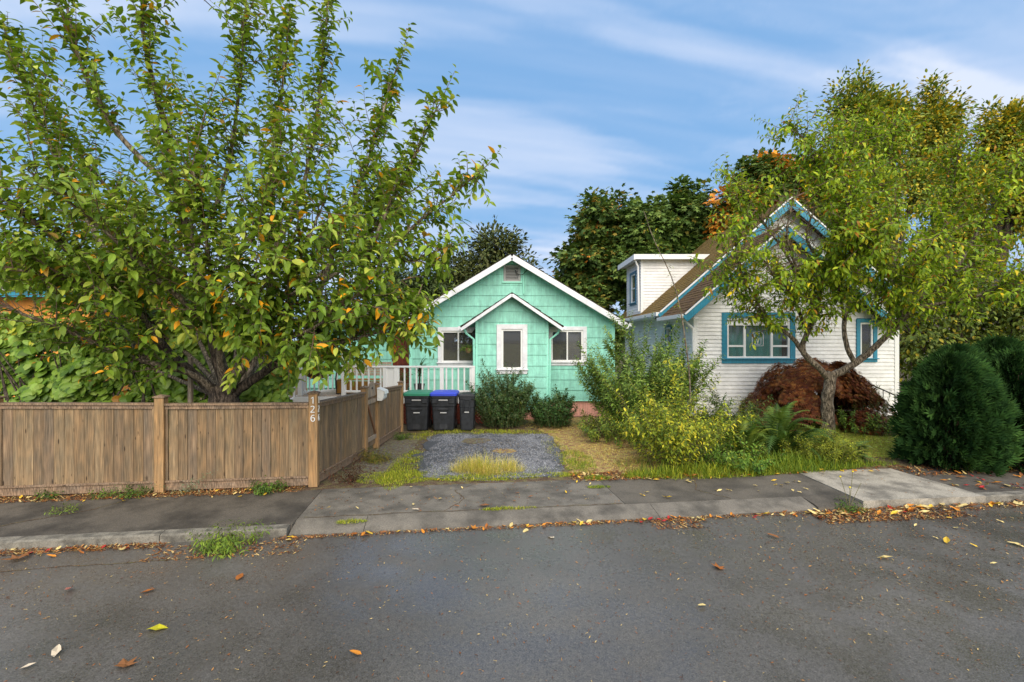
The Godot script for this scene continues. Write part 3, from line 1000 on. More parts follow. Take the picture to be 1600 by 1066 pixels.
# ---------------------------------------------------------------- the mint cottage
func make_mint_house() -> void:
	var base := Vector3(0, 0, -15.5)
	var h := thing("cottage", "mint green shingled cottage with white trim and pink foundation behind the drive", "house", base)
	# all positions below are relative to the middle of the front wall, at the ground
	var R := Vector3.RIGHT
	var hw := 3.27
	var slope := 0.594
	var peak := 5.12
	var wl := func(v: float) -> float: return maxf(-hw, -(peak - 0.09 - v) / slope)
	var wr := func(v: float) -> float: return minf(hw, (peak - 0.09 - v) / slope)
	var holes := [[-2.34, 1.66, -1.14, 2.78], [1.18, 1.68, 2.34, 2.8], [-0.26, 4.32, 0.26, 4.80], [-1.1, 0.4, 1.1, 3.1]]
	siding(h, "shake_course", M.mint, Vector3.ZERO, R, 0.5, 4.98, 0.335, wl, wr, holes, 0.026)
	# foundation and bare walls behind the shakes
	wall_box(h, "foundation", Vector3(-hw + 0.03, -0.1, -0.2), Vector3(-1.12, 0.52, -0.035), M.pink)
	wall_box(h, "foundation", Vector3(1.12, -0.1, -0.2), Vector3(hw - 0.03, 0.52, -0.035), M.pink)
	beam(h, "water_table", Vector3(1.12, 0.5, 0.012), Vector3(hw, 0.5, 0.012), 0.03, 0.04, M.mint_flat)
	wall_box(h, "side_wall", Vector3(-hw, 0, -9), Vector3(-hw + 0.12, 3.2, -0.035), M.mint_flat)
	wall_box(h, "side_wall", Vector3(hw - 0.12, 0, -9), Vector3(hw, 3.2, -0.035), M.mint_flat)
	# back wall with the far window that shows through
	wall_box(h, "back_wall", Vector3(-hw + 0.12, 0, -6.1), Vector3(-2.55, 3.1, -6.0), M.inside)
	wall_box(h, "back_wall", Vector3(-0.95, 0, -6.1), Vector3(hw - 0.12, 3.1, -6.0), M.inside)
	wall_box(h, "back_wall", Vector3(-2.55, 0, -6.1), Vector3(-0.95, 2.28, -6.0), M.inside)
	wall_box(h, "back_wall", Vector3(-2.55, 2.85, -6.1), Vector3(-0.95, 3.1, -6.0), M.inside)
	beam(h, "far_window_frame", Vector3(-2.6, 2.28, -5.97), Vector3(-0.9, 2.28, -5.97), 0.09, 0.05, M.ochre)
	beam(h, "far_window_frame", Vector3(-1.75, 2.3, -5.96), Vector3(-1.75, 2.84, -5.96), 0.06, 0.05, M.ochre, R)
	wall_box(h, "partition", Vector3(0.4, 0.75, -6.0), Vector3(0.5, 3.1, -0.3), M.inside)
	wall_box(h, "floor", Vector3(-hw + 0.12, 0.62, -6.0), Vector3(hw - 0.12, 0.75, -0.04), M.floor_in)
	wall_box(h, "ceiling", Vector3(-hw + 0.12, 3.1, -6.2), Vector3(hw - 0.12, 3.2, -0.04), M.inside)
	# roof
	var ev := 3.63
	var ey := peak - ev * slope
	roof_slope(h, "roof_slope", Vector3(-ev, ey, 0.46), Vector3(-ev, ey, -9), Vector3(0, peak, -9), Vector3(0, peak, 0.46), 0.1, M.roof_grey, 22, 14, 201)
	roof_slope(h, "roof_slope", Vector3(ev, ey, 0.46), Vector3(ev, ey, -9), Vector3(0, peak, -9), Vector3(0, peak, 0.46), 0.1, M.roof_grey, 22, 14, 202)
	for s: float in [-1.0, 1.0]:
		beam(h, "barge_board", Vector3(s * (ev - 0.02), ey - 0.135, 0.475), Vector3(0, peak - 0.125, 0.475), 0.17, 0.03, M.trim)
		beam(h, "soffit", Vector3(s * (ev - 0.1), ey - 0.08, 0.22), Vector3(s * 0.02, peak - 0.13, 0.22), 0.02, 0.46, M.trim)
		pipe(h, "gutter", [Vector3(s * (ev + 0.05), ey - 0.06, 0.44), Vector3(s * (ev + 0.05), ey - 0.06, -9)], 0.06, M.trim)
		beam(h, "corner_board", Vector3(s * (hw - 0.045), 0.5, 0.0), Vector3(s * (hw - 0.045), 3.05, 0.0), 0.10, 0.05, M.mint_flat, R)
	# windows, white
	window(h, Vector3(-2.24, 1.72, 0), R, 1.06, 1.0, 0.12, M.trim, M.white, [["v", 0.5, 0.0, 1.0]])
	var wr2 := window(h, Vector3(1.24, 1.74, 0), R, 1.02, 1.0, 0.12, M.trim, M.white, [["v", 0.51, 0.0, 1.0]])
	part("blind", cbox(Vector3(0.5, 0.95, 0.01), 0.002), M.black_metal, wr2, Vector3(1.99, 2.24, -0.12))
	# gable vent
	var v := ST()
	for s: float in [-1.0, 1.0]:
		add_box(v, Transform3D(Basis(), Vector3(s * 0.235, 4.55, 0.02)), Vector3(0.07, 0.52, 0.05), 0.005)
		add_box(v, Transform3D(Basis(), Vector3(0, 4.55 + s * 0.235, 0.02)), Vector3(0.40, 0.06, 0.05), 0.005)
	var vn := part("gable_vent", v.commit(), M.vent, h)
	for k in 9:
		part("slat", cbox(Vector3(0.40, 0.045, 0.006), 0.001), M.vent, vn, Vector3(0, 4.355 + 0.048 * k, 0.0), Basis(R, -0.7))
	part("backing", cbox(Vector3(0.5, 0.5, 0.01), 0.001), M.black_metal, vn, Vector3(0, 4.55, -0.05))
	part("sill", cbox(Vector3(0.62, 0.05, 0.07), 0.004), M.mint_flat, vn, Vector3(0, 4.27, 0.03))
	# entry bump-out
	var bz := 0.6
	var pk := 3.86
	var sl := 0.66
	var bl := func(y: float) -> float: return maxf(-1.1, -(pk - 0.08 - y) / sl)
	var br := func(y: float) -> float: return minf(1.1, (pk - 0.08 - y) / sl)
	siding(h, "shake_course", M.mint, Vector3(0, 0, bz), R, 0.3, 3.74, 0.335, bl, br, [[-0.42, 1.42, 0.42, 2.82]], 0.026)
	for s: float in [-1.0, 1.0]:
		siding(h, "shake_course", M.mint, Vector3(s * 1.1, 0, 0.0 if s < 0 else bz), Vector3(0, 0, s * -1.0), 0.3, 3.05, 0.335, func(_y: float) -> float: return 0.02, func(_y: float) -> float: return bz - 0.02, [], 0.026)
		beam(h, "corner_board", Vector3(s * 1.085, 0.3, bz - 0.02), Vector3(s * 1.085, 3.02, bz - 0.02), 0.07, 0.09, M.mint_flat, R)
		wall_box(h, "bump_foundation", Vector3(s * 0.55 - 0.53, -0.1, bz - 0.12), Vector3(s * 0.55 + 0.53, 0.32, bz - 0.04), M.pink)
	wall_box(h, "bump_side", Vector3(-1.07, 0.3, -0.05), Vector3(-1.02, 3.1, bz - 0.04), M.inside)
	wall_box(h, "bump_side", Vector3(1.02, 0.3, -0.05), Vector3(1.07, 3.1, bz - 0.04), M.inside)
	window(h, Vector3(-0.32, 1.54, bz), R, 0.64, 1.22, 0.15, M.trim, M.white, [], true)
	var be := 1.55
	var by := pk - be * sl
	for s: float in [-1.0, 1.0]:
		roof_slope(h, "porch_roof_slope", Vector3(s * be, by, bz + 0.36), Vector3(s * be, by, 0.03), Vector3(0, pk, 0.03), Vector3(0, pk, bz + 0.36), 0.07, M.roof_grey, 9, 5, 210)
		beam(h, "barge_board", Vector3(s * (be - 0.015), by - 0.1, bz + 0.375), Vector3(0, pk - 0.08, bz + 0.375), 0.09, 0.03, M.trim)
		pipe(h, "gutter", [Vector3(s * (be + 0.03), by - 0.04, bz + 0.35), Vector3(s * (be + 0.03), by - 0.04, 0.05)], 0.05, M.trim)
		pipe(h, "downspout", [Vector3(s * 1.45, by - 0.06, bz + 0.1), Vector3(s * 1.4, by - 0.2, bz + 0.06), Vector3(s * 1.17, by - 0.38, bz + 0.04), Vector3(s * 1.155, 1.0, bz + 0.03), Vector3(s * 1.155, 0.2, bz + 0.03)], 0.035, M.mint_flat)
	# service entrance on the gable, black conduit loop
	pipe(h, "service_loop", [Vector3(0.30, 4.86, 0.1), Vector3(0.44, 4.78, 0.12), Vector3(0.46, 4.62, 0.14), Vector3(0.34, 4.50, 0.12), Vector3(0.16, 4.52, 0.10), Vector3(0.10, 4.66, 0.08)], 0.012, M.black_metal)
	pipe(h, "service_conduit", [Vector3(0.36, 4.7, 0.05), Vector3(0.37, 3.9, 0.05)], 0.02, M.mint_flat)
	# set-back wing on the left with a red brown door
	var wf := func(_y: float) -> float: return 0.0
	siding(h, "shake_course", M.mint, Vector3(-7.2, 0, -1.6), R, 0.75, 3.1, 0.335, wf, func(_y: float) -> float: return 3.0, [], 0.026)
	wall_box(h, "wing_wall", Vector3(-7.2, 0, -5), Vector3(-4.2, 3.1, -1.64), M.mint_flat)
	var door := wall_box(h, "door", Vector3(-4.1, 0.78, -1.7), Vector3(-3.32, 2.85, -1.62), M.redbrown)
	part("door_casing", cbox(Vector3(0.12, 2.2, 0.06), 0.004), M.redbrown, door, Vector3(-0.45, 0.05, 0.04))
	part("door_handle", cbox(Vector3(0.04, 0.14, 0.05), 0.01), M.steel, door, Vector3(0.3, -0.05, 0.06))
	roof_slope(h, "wing_roof", Vector3(-7.6, 3.05, -1.2), Vector3(-3.5, 3.05, -1.2), Vector3(-3.5, 3.9, -4.5), Vector3(-7.6, 3.9, -4.5), 0.08, M.roof_grey, 10, 14, 220)
	# lantern and hanging basket
	var la := thing("wall_lantern", "black wall lantern beside the left cottage window", "lantern", base + Vector3(-1.17, 2.58, 0.1))
	var ls := ST()
	loft(ls, [[-0.12, 0.03, 0.03, 0.01], [-0.1, 0.06, 0.06, 0.01], [0.08, 0.075, 0.075, 0.01], [0.1, 0.09, 0.09, 0.01], [0.17, 0.02, 0.02, 0.01]])
	part("cage", ls.commit(), M.black_metal, la)
	pipe(la, "arm", [Vector3(0, 0.16, 0), Vector3(0, 0.2, -0.02), Vector3(0, 0.16, -0.07)], 0.012, M.black_metal)

# ---------------------------------------------------------------- the porch
func make_porch() -> void:
	var p := thing("porch", "white railed wooden porch with reddish lattice skirt along the cottage front", "porch", Vector3(-3, 0, -14))
	# relative: x from -3.3 .. 1.9, front at z 0
	for k in 11:
		part("deck_board", cbox(Vector3(5.2, 0.035, 0.128), 0.004), M.greywood, p, Vector3(-0.7, 0.8, -0.07 - 0.132 * k))
	beam(p, "fascia", Vector3(-3.3, 0.7, 0.02), Vector3(1.9, 0.7, 0.02), 0.2, 0.035, M.white)
	var rail_y := 1.66
	for rg: Array in [[-1.8, 1.9]]:
		beam(p, "top_rail", Vector3(rg[0], rail_y, 0), Vector3(rg[1], rail_y, 0), 0.05, 0.1, M.white)
		beam(p, "bottom_rail", Vector3(rg[0], 0.95, 0), Vector3(rg[1], 0.95, 0), 0.06, 0.05, M.white)
		var u: float = rg[0] + 0.16
		while u < rg[1] - 0.05:
			if not (u > -0.72 and u < -0.28) and absf(u - 0.98) > 0.1:
				part("baluster", cbox(Vector3(0.045, 0.68, 0.045), 0.004), M.white, p, Vector3(u, 1.30, 0))
			u += 0.172
	for q: Array in [[-0.66, 1.0, 0.11], [-0.34, 1.0, 0.11], [0.98, 1.0, 0.11], [1.88, 1.0, 0.11]]:
		part("rail_post", cbox(Vector3(q[2], 0.98, 0.1), 0.006), M.white, p, Vector3(q[0], 1.19, -0.01))
	part("rail_panel", cbox(Vector3(0.22, 0.68, 0.03), 0.003), M.white, p, Vector3(-0.5, 1.3, 0.0))
	# tall post with a turned finial
	var tp := part("tall_post", cbox(Vector3(0.115, 1.75, 0.115), 0.008), M.white, p, Vector3(-1.84, 1.3, 0.0))
	var fs := ST()
	tube(fs, PackedVector3Array([Vector3(0, 0.87, 0), Vector3(0, 0.9, 0), Vector3(0, 0.93, 0), Vector3(0, 0.98, 0), Vector3(0, 1.03, 0), Vector3(0, 1.06, 0)]), PackedFloat32Array([0.05, 0.06, 0.03, 0.05, 0.035, 0.005]), 10)
	part("finial", fs.commit(), M.white, tp)
	# return rail at the left and the stair rail going down
	var a := Vector3(-3.15, 1.52, -0.2)
	var b := Vector3(-1.95, 1.52, -1.2)
	beam(p, "top_rail", a, b, 0.05, 0.1, M.white)
	beam(p, "bottom_rail", a - Vector3.UP * 0.62, b - Vector3.UP * 0.62, 0.06, 0.05, M.white)
	for k in 11:
		part("baluster", cbox(Vector3(0.04, 0.6, 0.04), 0.004), M.white, p, a.lerp(b, (k + 0.7) / 11.5) - Vector3.UP * 0.31)
	part("rail_post", cbox(Vector3(0.12, 0.95, 0.12), 0.006), M.white, p, Vector3(-3.15, 1.15, -0.15))
	var c := Vector3(-3.22, 1.42, -0.08)
	var d := Vector3(-4.0, 0.86, 1.0)
	beam(p, "stair_rail", c, d, 0.06, 0.06, M.white)
	beam(p, "stair_rail", c - Vector3.UP * 0.62, d - Vector3.UP * 0.62, 0.06, 0.05, M.white)
	for k in 7:
		part("baluster", cbox(Vector3(0.04, 0.62, 0.04), 0.004), M.white, p, c.lerp(d, (k + 0.5) / 7.4) - Vector3.UP * 0.31)
	for k in 3:
		part("step", cbox(Vector3(1.2, 0.04, 0.3), 0.005), M.greywood, p, Vector3(-2.6, 0.6 - 0.2 * k, 0.2 + 0.3 * k))
	# lattice under the floor
	var la := ST()
	var x := -0.35
	while x < 2.3:
		for s: float in [-1.0, 1.0]:
			var h := 0.6
			bar(la, Vector3(x - s * 0.3, 0.03, 0.0 + s * 0.006), Vector3(x - s * 0.3 + s * h, 0.03 + h, 0.0 + s * 0.006), 0.04, 0.008, Vector3.RIGHT, 0.001)
		x += 0.1
	var l := part("lattice", la.commit(), M.redbrown, p, Vector3(-0.1, 0, 0.03))
	part("skirt_back", cbox(Vector3(5.0, 0.6, 0.02), 0.002), M.brown, p, Vector3(-0.75, 0.3, -0.1))
	# things on the porch
	var bn := thing("garden_bench", "wooden bench with ochre seat and dark curved iron arm on the porch", "bench", Vector3(-4.45, 0.82, -14.7))
	for k in 5:
		part("back_slat", cbox(Vector3(1.5, 0.075, 0.02), 0.003), M.greywood, bn, Vector3(0, 0.56 + 0.085 * k, -0.2 - 0.012 * k), Basis(Vector3.RIGHT, -0.12))
	for k in 5:
		part("seat_board", cbox(Vector3(1.5, 0.03, 0.085), 0.004), M.ochre, bn, Vector3(0, 0.42, -0.15 + 0.092 * k))
	part("front_board", cbox(Vector3(1.5, 0.36, 0.03), 0.004), M.ochre, bn, Vector3(0, 0.21, 0.27))
	for s: float in [-1.0, 1.0]:
		var arc := []
		for k in 13:
			var t := lerpf(-0.5, 2.2, k / 12.0)
			arc.append(Vector3(s * 0.76, 0.38 + 0.42 * sin(t), 0.06 + 0.26 * cos(t) + (0.0 if k < 9 else -0.02)))
		pipe(bn, "iron_arm", arc, 0.022, M.black_metal)
		part("leg", cbox(Vector3(0.05, 0.42, 0.4), 0.006), M.black_metal, bn, Vector3(s * 0.76, 0.2, 0.05))
	var ds := ST()
	var rows := []
	tube(ds, PackedVector3Array([Vector3(0, -0.04, 0), Vector3(0, -0.03, 0), Vector3(0, 0.0, 0), Vector3(0, 0.03, 0), Vector3(0, 0.04, 0), Vector3(0, 0.03, 0)]), PackedFloat32Array([0.2, 0.3, 0.35, 0.32, 0.22, 0.04]), 20)
	solo("seat_cushion", ds.commit(), M.brown, "brown padded round cushion tilted against the white stair post", "cushion", Vector3(-5.62, 1.55, -13.9), Basis(Vector3.BACK, -0.45) * Basis(Vector3.RIGHT, 0.55), "")

# ---------------------------------------------------------------- the white house
func make_white_house() -> void:
	var h := thing("white_house", "white lap sided house with teal trim and mossy brown roof behind the plum tree", "house", Vector3(8.22, 0, -15))
	var o := -h.position
	var R := Vector3.RIGHT
	# front gable: wall plane at 15 m, corners 5.6 .. 10.85
	var x0 := 5.6
	var x1 := 11.9
	var cx := 8.22
	var pk := 5.92
	var sl := 0.885
	var fl := func(y: float) -> float: return maxf(x0, cx - (pk - 0.12 - y) / sl)
	var fr := func(y: float) -> float: return minf(x1, cx + (pk - 0.12 - y) / sl)
	siding(h, "siding_board", M.vinyl, o + Vector3(0, 0, -15), R, 0.1, 5.78, 0.118, fl, fr, [[6.50, 1.75, 8.68, 3.23], [10.62, 1.75, 11.2, 3.1]], 0.026)
	wall_box(h, "foundation", o + Vector3(x0 + 0.05, -0.1, -15.3), o + Vector3(x1 - 0.05, 0.12, -15.035), M.kerb)
	var main_l := 5.62
	# left side wall, front wing then the main body
	siding(h, "siding_board", M.vinyl, o + Vector3(x0, 0, -24), Vector3(0, 0, 1), 0.1, 3.3, 0.118, func(_y: float) -> float: return 0.0, func(_y: float) -> float: return 8.98, [[6.35, 2.1, 7.05, 2.98]], 0.026)
	wall_box(h, "inner_wall", o + Vector3(x0 + 0.04, 0, -24), o + Vector3(x0 + 0.1, 3.3, -17.66), M.inside)
	wall_box(h, "back_wall", o + Vector3(x0 + 0.2, 0, -24.2), o + Vector3(13.5, 3.4, -24), M.inside)
	wall_box(h, "partition", o + Vector3(x0 + 0.2, 0, -18.2), o + Vector3(13.5, 3.4, -18.1), M.inside)
	wall_box(h, "floor", o + Vector3(x0 + 0.04, 0.5, -18.1), o + Vector3(x1, 0.6, -15.04), M.floor_in)
	wall_box(h, "ceiling", o + Vector3(x0 + 0.04, 3.36, -18.1), o + Vector3(x1, 3.42, -15.04), M.inside)
	wall_box(h, "inner_wall", o + Vector3(x1 - 0.08, 0, -18), o + Vector3(x1 - 0.03, 3.3, -15.04), M.inside)
	beam(h, "corner_board", o + Vector3(x0 + 0.05, 0.1, -14.99), o + Vector3(x0 + 0.05, 3.2, -14.99), 0.12, 0.05, M.white, R)
	beam(h, "corner_board", o + Vector3(x1 - 0.05, 0.1, -14.99), o + Vector3(x1 - 0.05, 3.2, -14.99), 0.14, 0.05, M.white, R)
	# front gable roof
	var ex := 5.17
	var ey := pk - (cx - ex) * sl
	roof_slope(h, "roof_slope", o + Vector3(ex, ey, -14.55), o + Vector3(ex, ey, -17.6), o + Vector3(cx, pk, -19), o + Vector3(cx, pk, -14.55), 0.12, M.roof_brown, 26, 10, 301)
	roof_slope(h, "roof_slope", o + Vector3(2 * cx - ex + 0.45, ey - 0.4, -14.55), o + Vector3(2 * cx - ex + 0.45, ey - 0.4, -17.6), o + Vector3(cx, pk, -19), o + Vector3(cx, pk, -14.55), 0.12, M.roof_brown, 26, 10, 302)
	for s: float in [-1.0, 1.0]:
		var e := o + Vector3(cx + s * (cx - ex), ey - 0.17, -14.53)
		var r := o + Vector3(cx, pk - 0.19, -14.53)
		beam(h, "barge_board", e, r, 0.2, 0.035, M.teal)
		beam(h, "drip_edge", e + Vector3(0, 0.15, 0.01), r + Vector3(0, 0.16, 0.01), 0.045, 0.05, M.white)
		beam(h, "soffit", e + Vector3(0, 0.08, -0.24), r + Vector3(0, 0.06, -0.24), 0.03, 0.44, M.white)
	beam(h, "gutter", o + Vector3(ex - 0.06, ey - 0.07, -14.6), o + Vector3(ex - 0.06, ey - 0.07, -17.0), 0.12, 0.12, M.white)
	pipe(h, "downspout", [o + Vector3(ex - 0.02, ey - 0.14, -14.75), o + Vector3(x0 - 0.1, ey - 0.42, -14.85), o + Vector3(x0 - 0.03, ey - 0.55, -14.95), o + Vector3(x0 + 0.03, 0.2, -14.94)], 0.045, M.white)
	# main gable behind it, wall at 17 m
	var mcx := 9.76
	var mpk := 7.44
	var ms := 0.875
	var mex := 5.17
	var mey := mpk - (mcx - mex) * ms
	siding(h, "siding_board", M.vinyl, o + Vector3(0, 0, -17.45), R, 3.3, 7.2, 0.118, func(y: float) -> float: return maxf(5.62, mcx - (mpk - 0.12 - y) / ms), func(y: float) -> float: return minf(13.9, mcx + (mpk - 0.12 - y) / ms), [], 0.026)
	siding(h, "siding_board", M.vinyl, o + Vector3(0, 0, -17.45), R, 0.1, 3.3, 0.118, func(_y: float) -> float: return x1 - 0.2, func(_y: float) -> float: return 13.9, [], 0.026)
	wall_box(h, "gable_window_trim", o + Vector3(9.35, 5.55, -17.44), o + Vector3(10.2, 6.35, -17.38), M.teal)
	roof_slope(h, "roof_slope", o + Vector3(mex, mey, -17.0), o + Vector3(mex, mey, -24.4), o + Vector3(mcx, mpk, -24.4), o + Vector3(mcx, mpk, -17.0), 0.13, M.roof_moss, 40, 24, 303)
	roof_slope(h, "roof_slope", o + Vector3(2 * mcx - mex, mey, -17.0), o + Vector3(2 * mcx - mex, mey, -24.4), o + Vector3(mcx, mpk, -24.4), o + Vector3(mcx, mpk, -17.0), 0.13, M.roof_brown, 40, 24, 304)
	for s: float in [-1.0, 1.0]:
		var e := o + Vector3(mcx + s * (mcx - mex), mey - 0.19, -16.98)
		var r := o + Vector3(mcx, mpk - 0.21, -16.98)
		beam(h, "barge_board", e, r, 0.24, 0.035, M.teal)
		beam(h, "drip_edge", e + Vector3(0, 0.17, 0.01), r + Vector3(0, 0.18, 0.01), 0.05, 0.05, M.white)
		beam(h, "soffit", e + Vector3(0, 0.09, -0.23), r + Vector3(0, 0.07, -0.23), 0.03, 0.44, M.white)
	beam(h, "gutter", o + Vector3(mex - 0.07, mey - 0.08, -17.0), o + Vector3(mex - 0.07, mey - 0.08, -24.3), 0.13, 0.13, M.white)
	beam(h, "eave_soffit", o + Vector3(mex + 0.22, mey - 0.16, -17.0), o + Vector3(mex + 0.22, mey - 0.16, -24.3), 0.02, 0.5, M.white, Vector3.UP)
	beam(h, "eave_soffit", o + Vector3(ex + 0.2, ey - 0.13, -14.6), o + Vector3(ex + 0.2, ey - 0.13, -17.0), 0.02, 0.46, M.white, Vector3.UP)
	# dormer on the left slope
	var dz0 := -20.0
	var dz1 := -22.4
	var dt := 5.75
	var onroof := func(x: float) -> float: return mey + (x - mex) * ms
	siding(h, "dormer_board", M.vinyl, o + Vector3(0, 0, dz0), R, 3.5, dt, 0.118, func(_y: float) -> float: return 5.3, func(y: float) -> float: return mex + (y - mey) / ms + 0.05, [], 0.026)
	siding(h, "dormer_board", M.vinyl, o + Vector3(5.3, 0, dz1), Vector3(0, 0, 1), 3.5, dt, 0.118, func(_y: float) -> float: return 0.0, func(_y: float) -> float: return dz0 - dz1, [[0.7, 3.95, 1.75, 5.4]], 0.026)
	window(h, o + Vector3(5.3, 4.05, dz1 + 0.8), Vector3(0, 0, 1), 0.85, 1.25, 0.1, M.teal_dark, M.white, [["h", 0.0, 1.0, 0.5]])
	wall_box(h, "dormer_back", o + Vector3(5.6, 3.6, dz1), o + Vector3(5.65, dt, dz0 - 0.05), M.inside)
	beam(h, "corner_board", o + Vector3(5.34, 3.5, dz0 + 0.01), o + Vector3(5.34, dt, dz0 + 0.01), 0.1, 0.05, M.white, R)
	wall_box(h, "dormer_roof", o + Vector3(4.98, dt + 0.02, dz1 - 0.25), o + Vector3(8.1, dt + 0.13, dz0 + 0.3), M.white)
	wall_box(h, "dormer_fascia", o + Vector3(4.93, dt - 0.06, dz1 - 0.28), o + Vector3(4.977, dt + 0.16, dz0 + 0.34), M.white)
	wall_box(h, "dormer_fascia", o + Vector3(4.98, dt - 0.04, dz0 + 0.303), o + Vector3(8.0, dt + 0.16, dz0 + 0.345), M.white)
	pipe(h, "downspout", [o + Vector3(5.0, dt - 0.05, dz0 + 0.2), o + Vector3(5.16, dt - 0.3, dz0 + 0.08), o + Vector3(5.2, 4.0, dz0 + 0.05), o + Vector3(5.2, 3.62, dz0 + 0.05)], 0.04, M.white)
	# big front window: teal casing, white sashes, green curtain inside
	var w := window(h, o + Vector3(6.62, 1.87, -15), R, 1.94, 1.24, 0.16, M.teal, M.white, [["v", 0.285, 0.0, 0.84, 0.07], ["v", 0.715, 0.0, 0.84, 0.07], ["h", 0.0, 0.285, 0.30, 0.06], ["h", 0.715, 1.0, 0.30, 0.06], ["h", 0.0, 1.0, 0.845, 0.08]])
	part("transom_panel", cbox(Vector3(1.84, 0.15, 0.02), 0.002), M.white, w, o + Vector3(7.59, 3.0, -15.03))
	var cs := ST()
	for k in 48:
		var u := 6.68 + k * 1.82 / 48
		var za := -15.30 + 0.025 * sin(k * 1.15)
		var zb := -15.30 + 0.025 * sin((k + 1) * 1.15)
		quad(cs, o + Vector3(u, 1.9, za), o + Vector3(u + 1.82 / 48, 1.9, zb), o + Vector3(u + 1.82 / 48, 3.1, zb), o + Vector3(u, 3.1, za))
	part("curtain", cs.commit(), M.curtain, w)
	# leaded ornament hanging in the middle pane
	var orn := ST()
	for q: Array in [[7.44, 2.25, 7.44, 2.6], [7.78, 2.25, 7.78, 2.6], [7.44, 2.25, 7.78, 2.25], [7.51, 2.3, 7.51, 2.55], [7.71, 2.3, 7.71, 2.55], [7.51, 2.3, 7.71, 2.3], [7.61, 2.32, 7.56, 2.5], [7.61, 2.32, 7.66, 2.5], [7.61, 2.3, 7.61, 2.52]]:
		bar(orn, o + Vector3(q[0], q[1], -15.06), o + Vector3(q[2], q[3], -15.06), 0.015, 0.01, Vector3(1, 1, 0), 0.002)
	for r: Array in [[0.17, 2.6], [0.10, 2.55]]:
		for k in 8:
			var a := PI * k / 8
			var b := PI * (k + 1) / 8
			bar(orn, o + Vector3(7.61 + r[0] * cos(a), r[1] + 0.09 * sin(a), -15.06), o + Vector3(7.61 + r[0] * cos(b), r[1] + 0.09 * sin(b), -15.06), 0.015, 0.01, Vector3(0.3, 1, 0.2), 0.002)
	part("glass_ornament", orn.commit(), M.trim, w)
	window(h, o + Vector3(x0, 2.19, -17.58), Vector3(0, 0, 1), 0.52, 0.70, 0.08, M.teal_dark, M.white, [])
	window(h, o + Vector3(10.72, 1.87, -15), R, 0.4, 1.1, 0.12, M.teal, M.white, [])
	# entry steps handrail
	var hr := thing("handrail", "thin black iron handrail by the white house steps", "handrail", Vector3(10.4, 0, -14.2))
	pipe(hr, "rail", [Vector3(-0.7, 1.55, -0.3), Vector3(0.55, 0.85, 0.3)], 0.018, M.black_metal)
	for k in 6:
		var t := k / 5.0
		pipe(hr, "upright", [Vector3(-0.7 + 1.25 * t, 0.0, -0.3 + 0.6 * t), Vector3(-0.7 + 1.25 * t, 1.55 - 0.7 * t, -0.3 + 0.6 * t)], 0.011, M.black_metal)
	for k in 3:
		wall_box(hr, "step", Vector3(-1.0 + 0.28 * k, 0.0, -0.78), Vector3(-0.73 + 0.28 * k, 0.6 - 0.2 * k, -0.02 + 0.3 * 0), M.kerb)

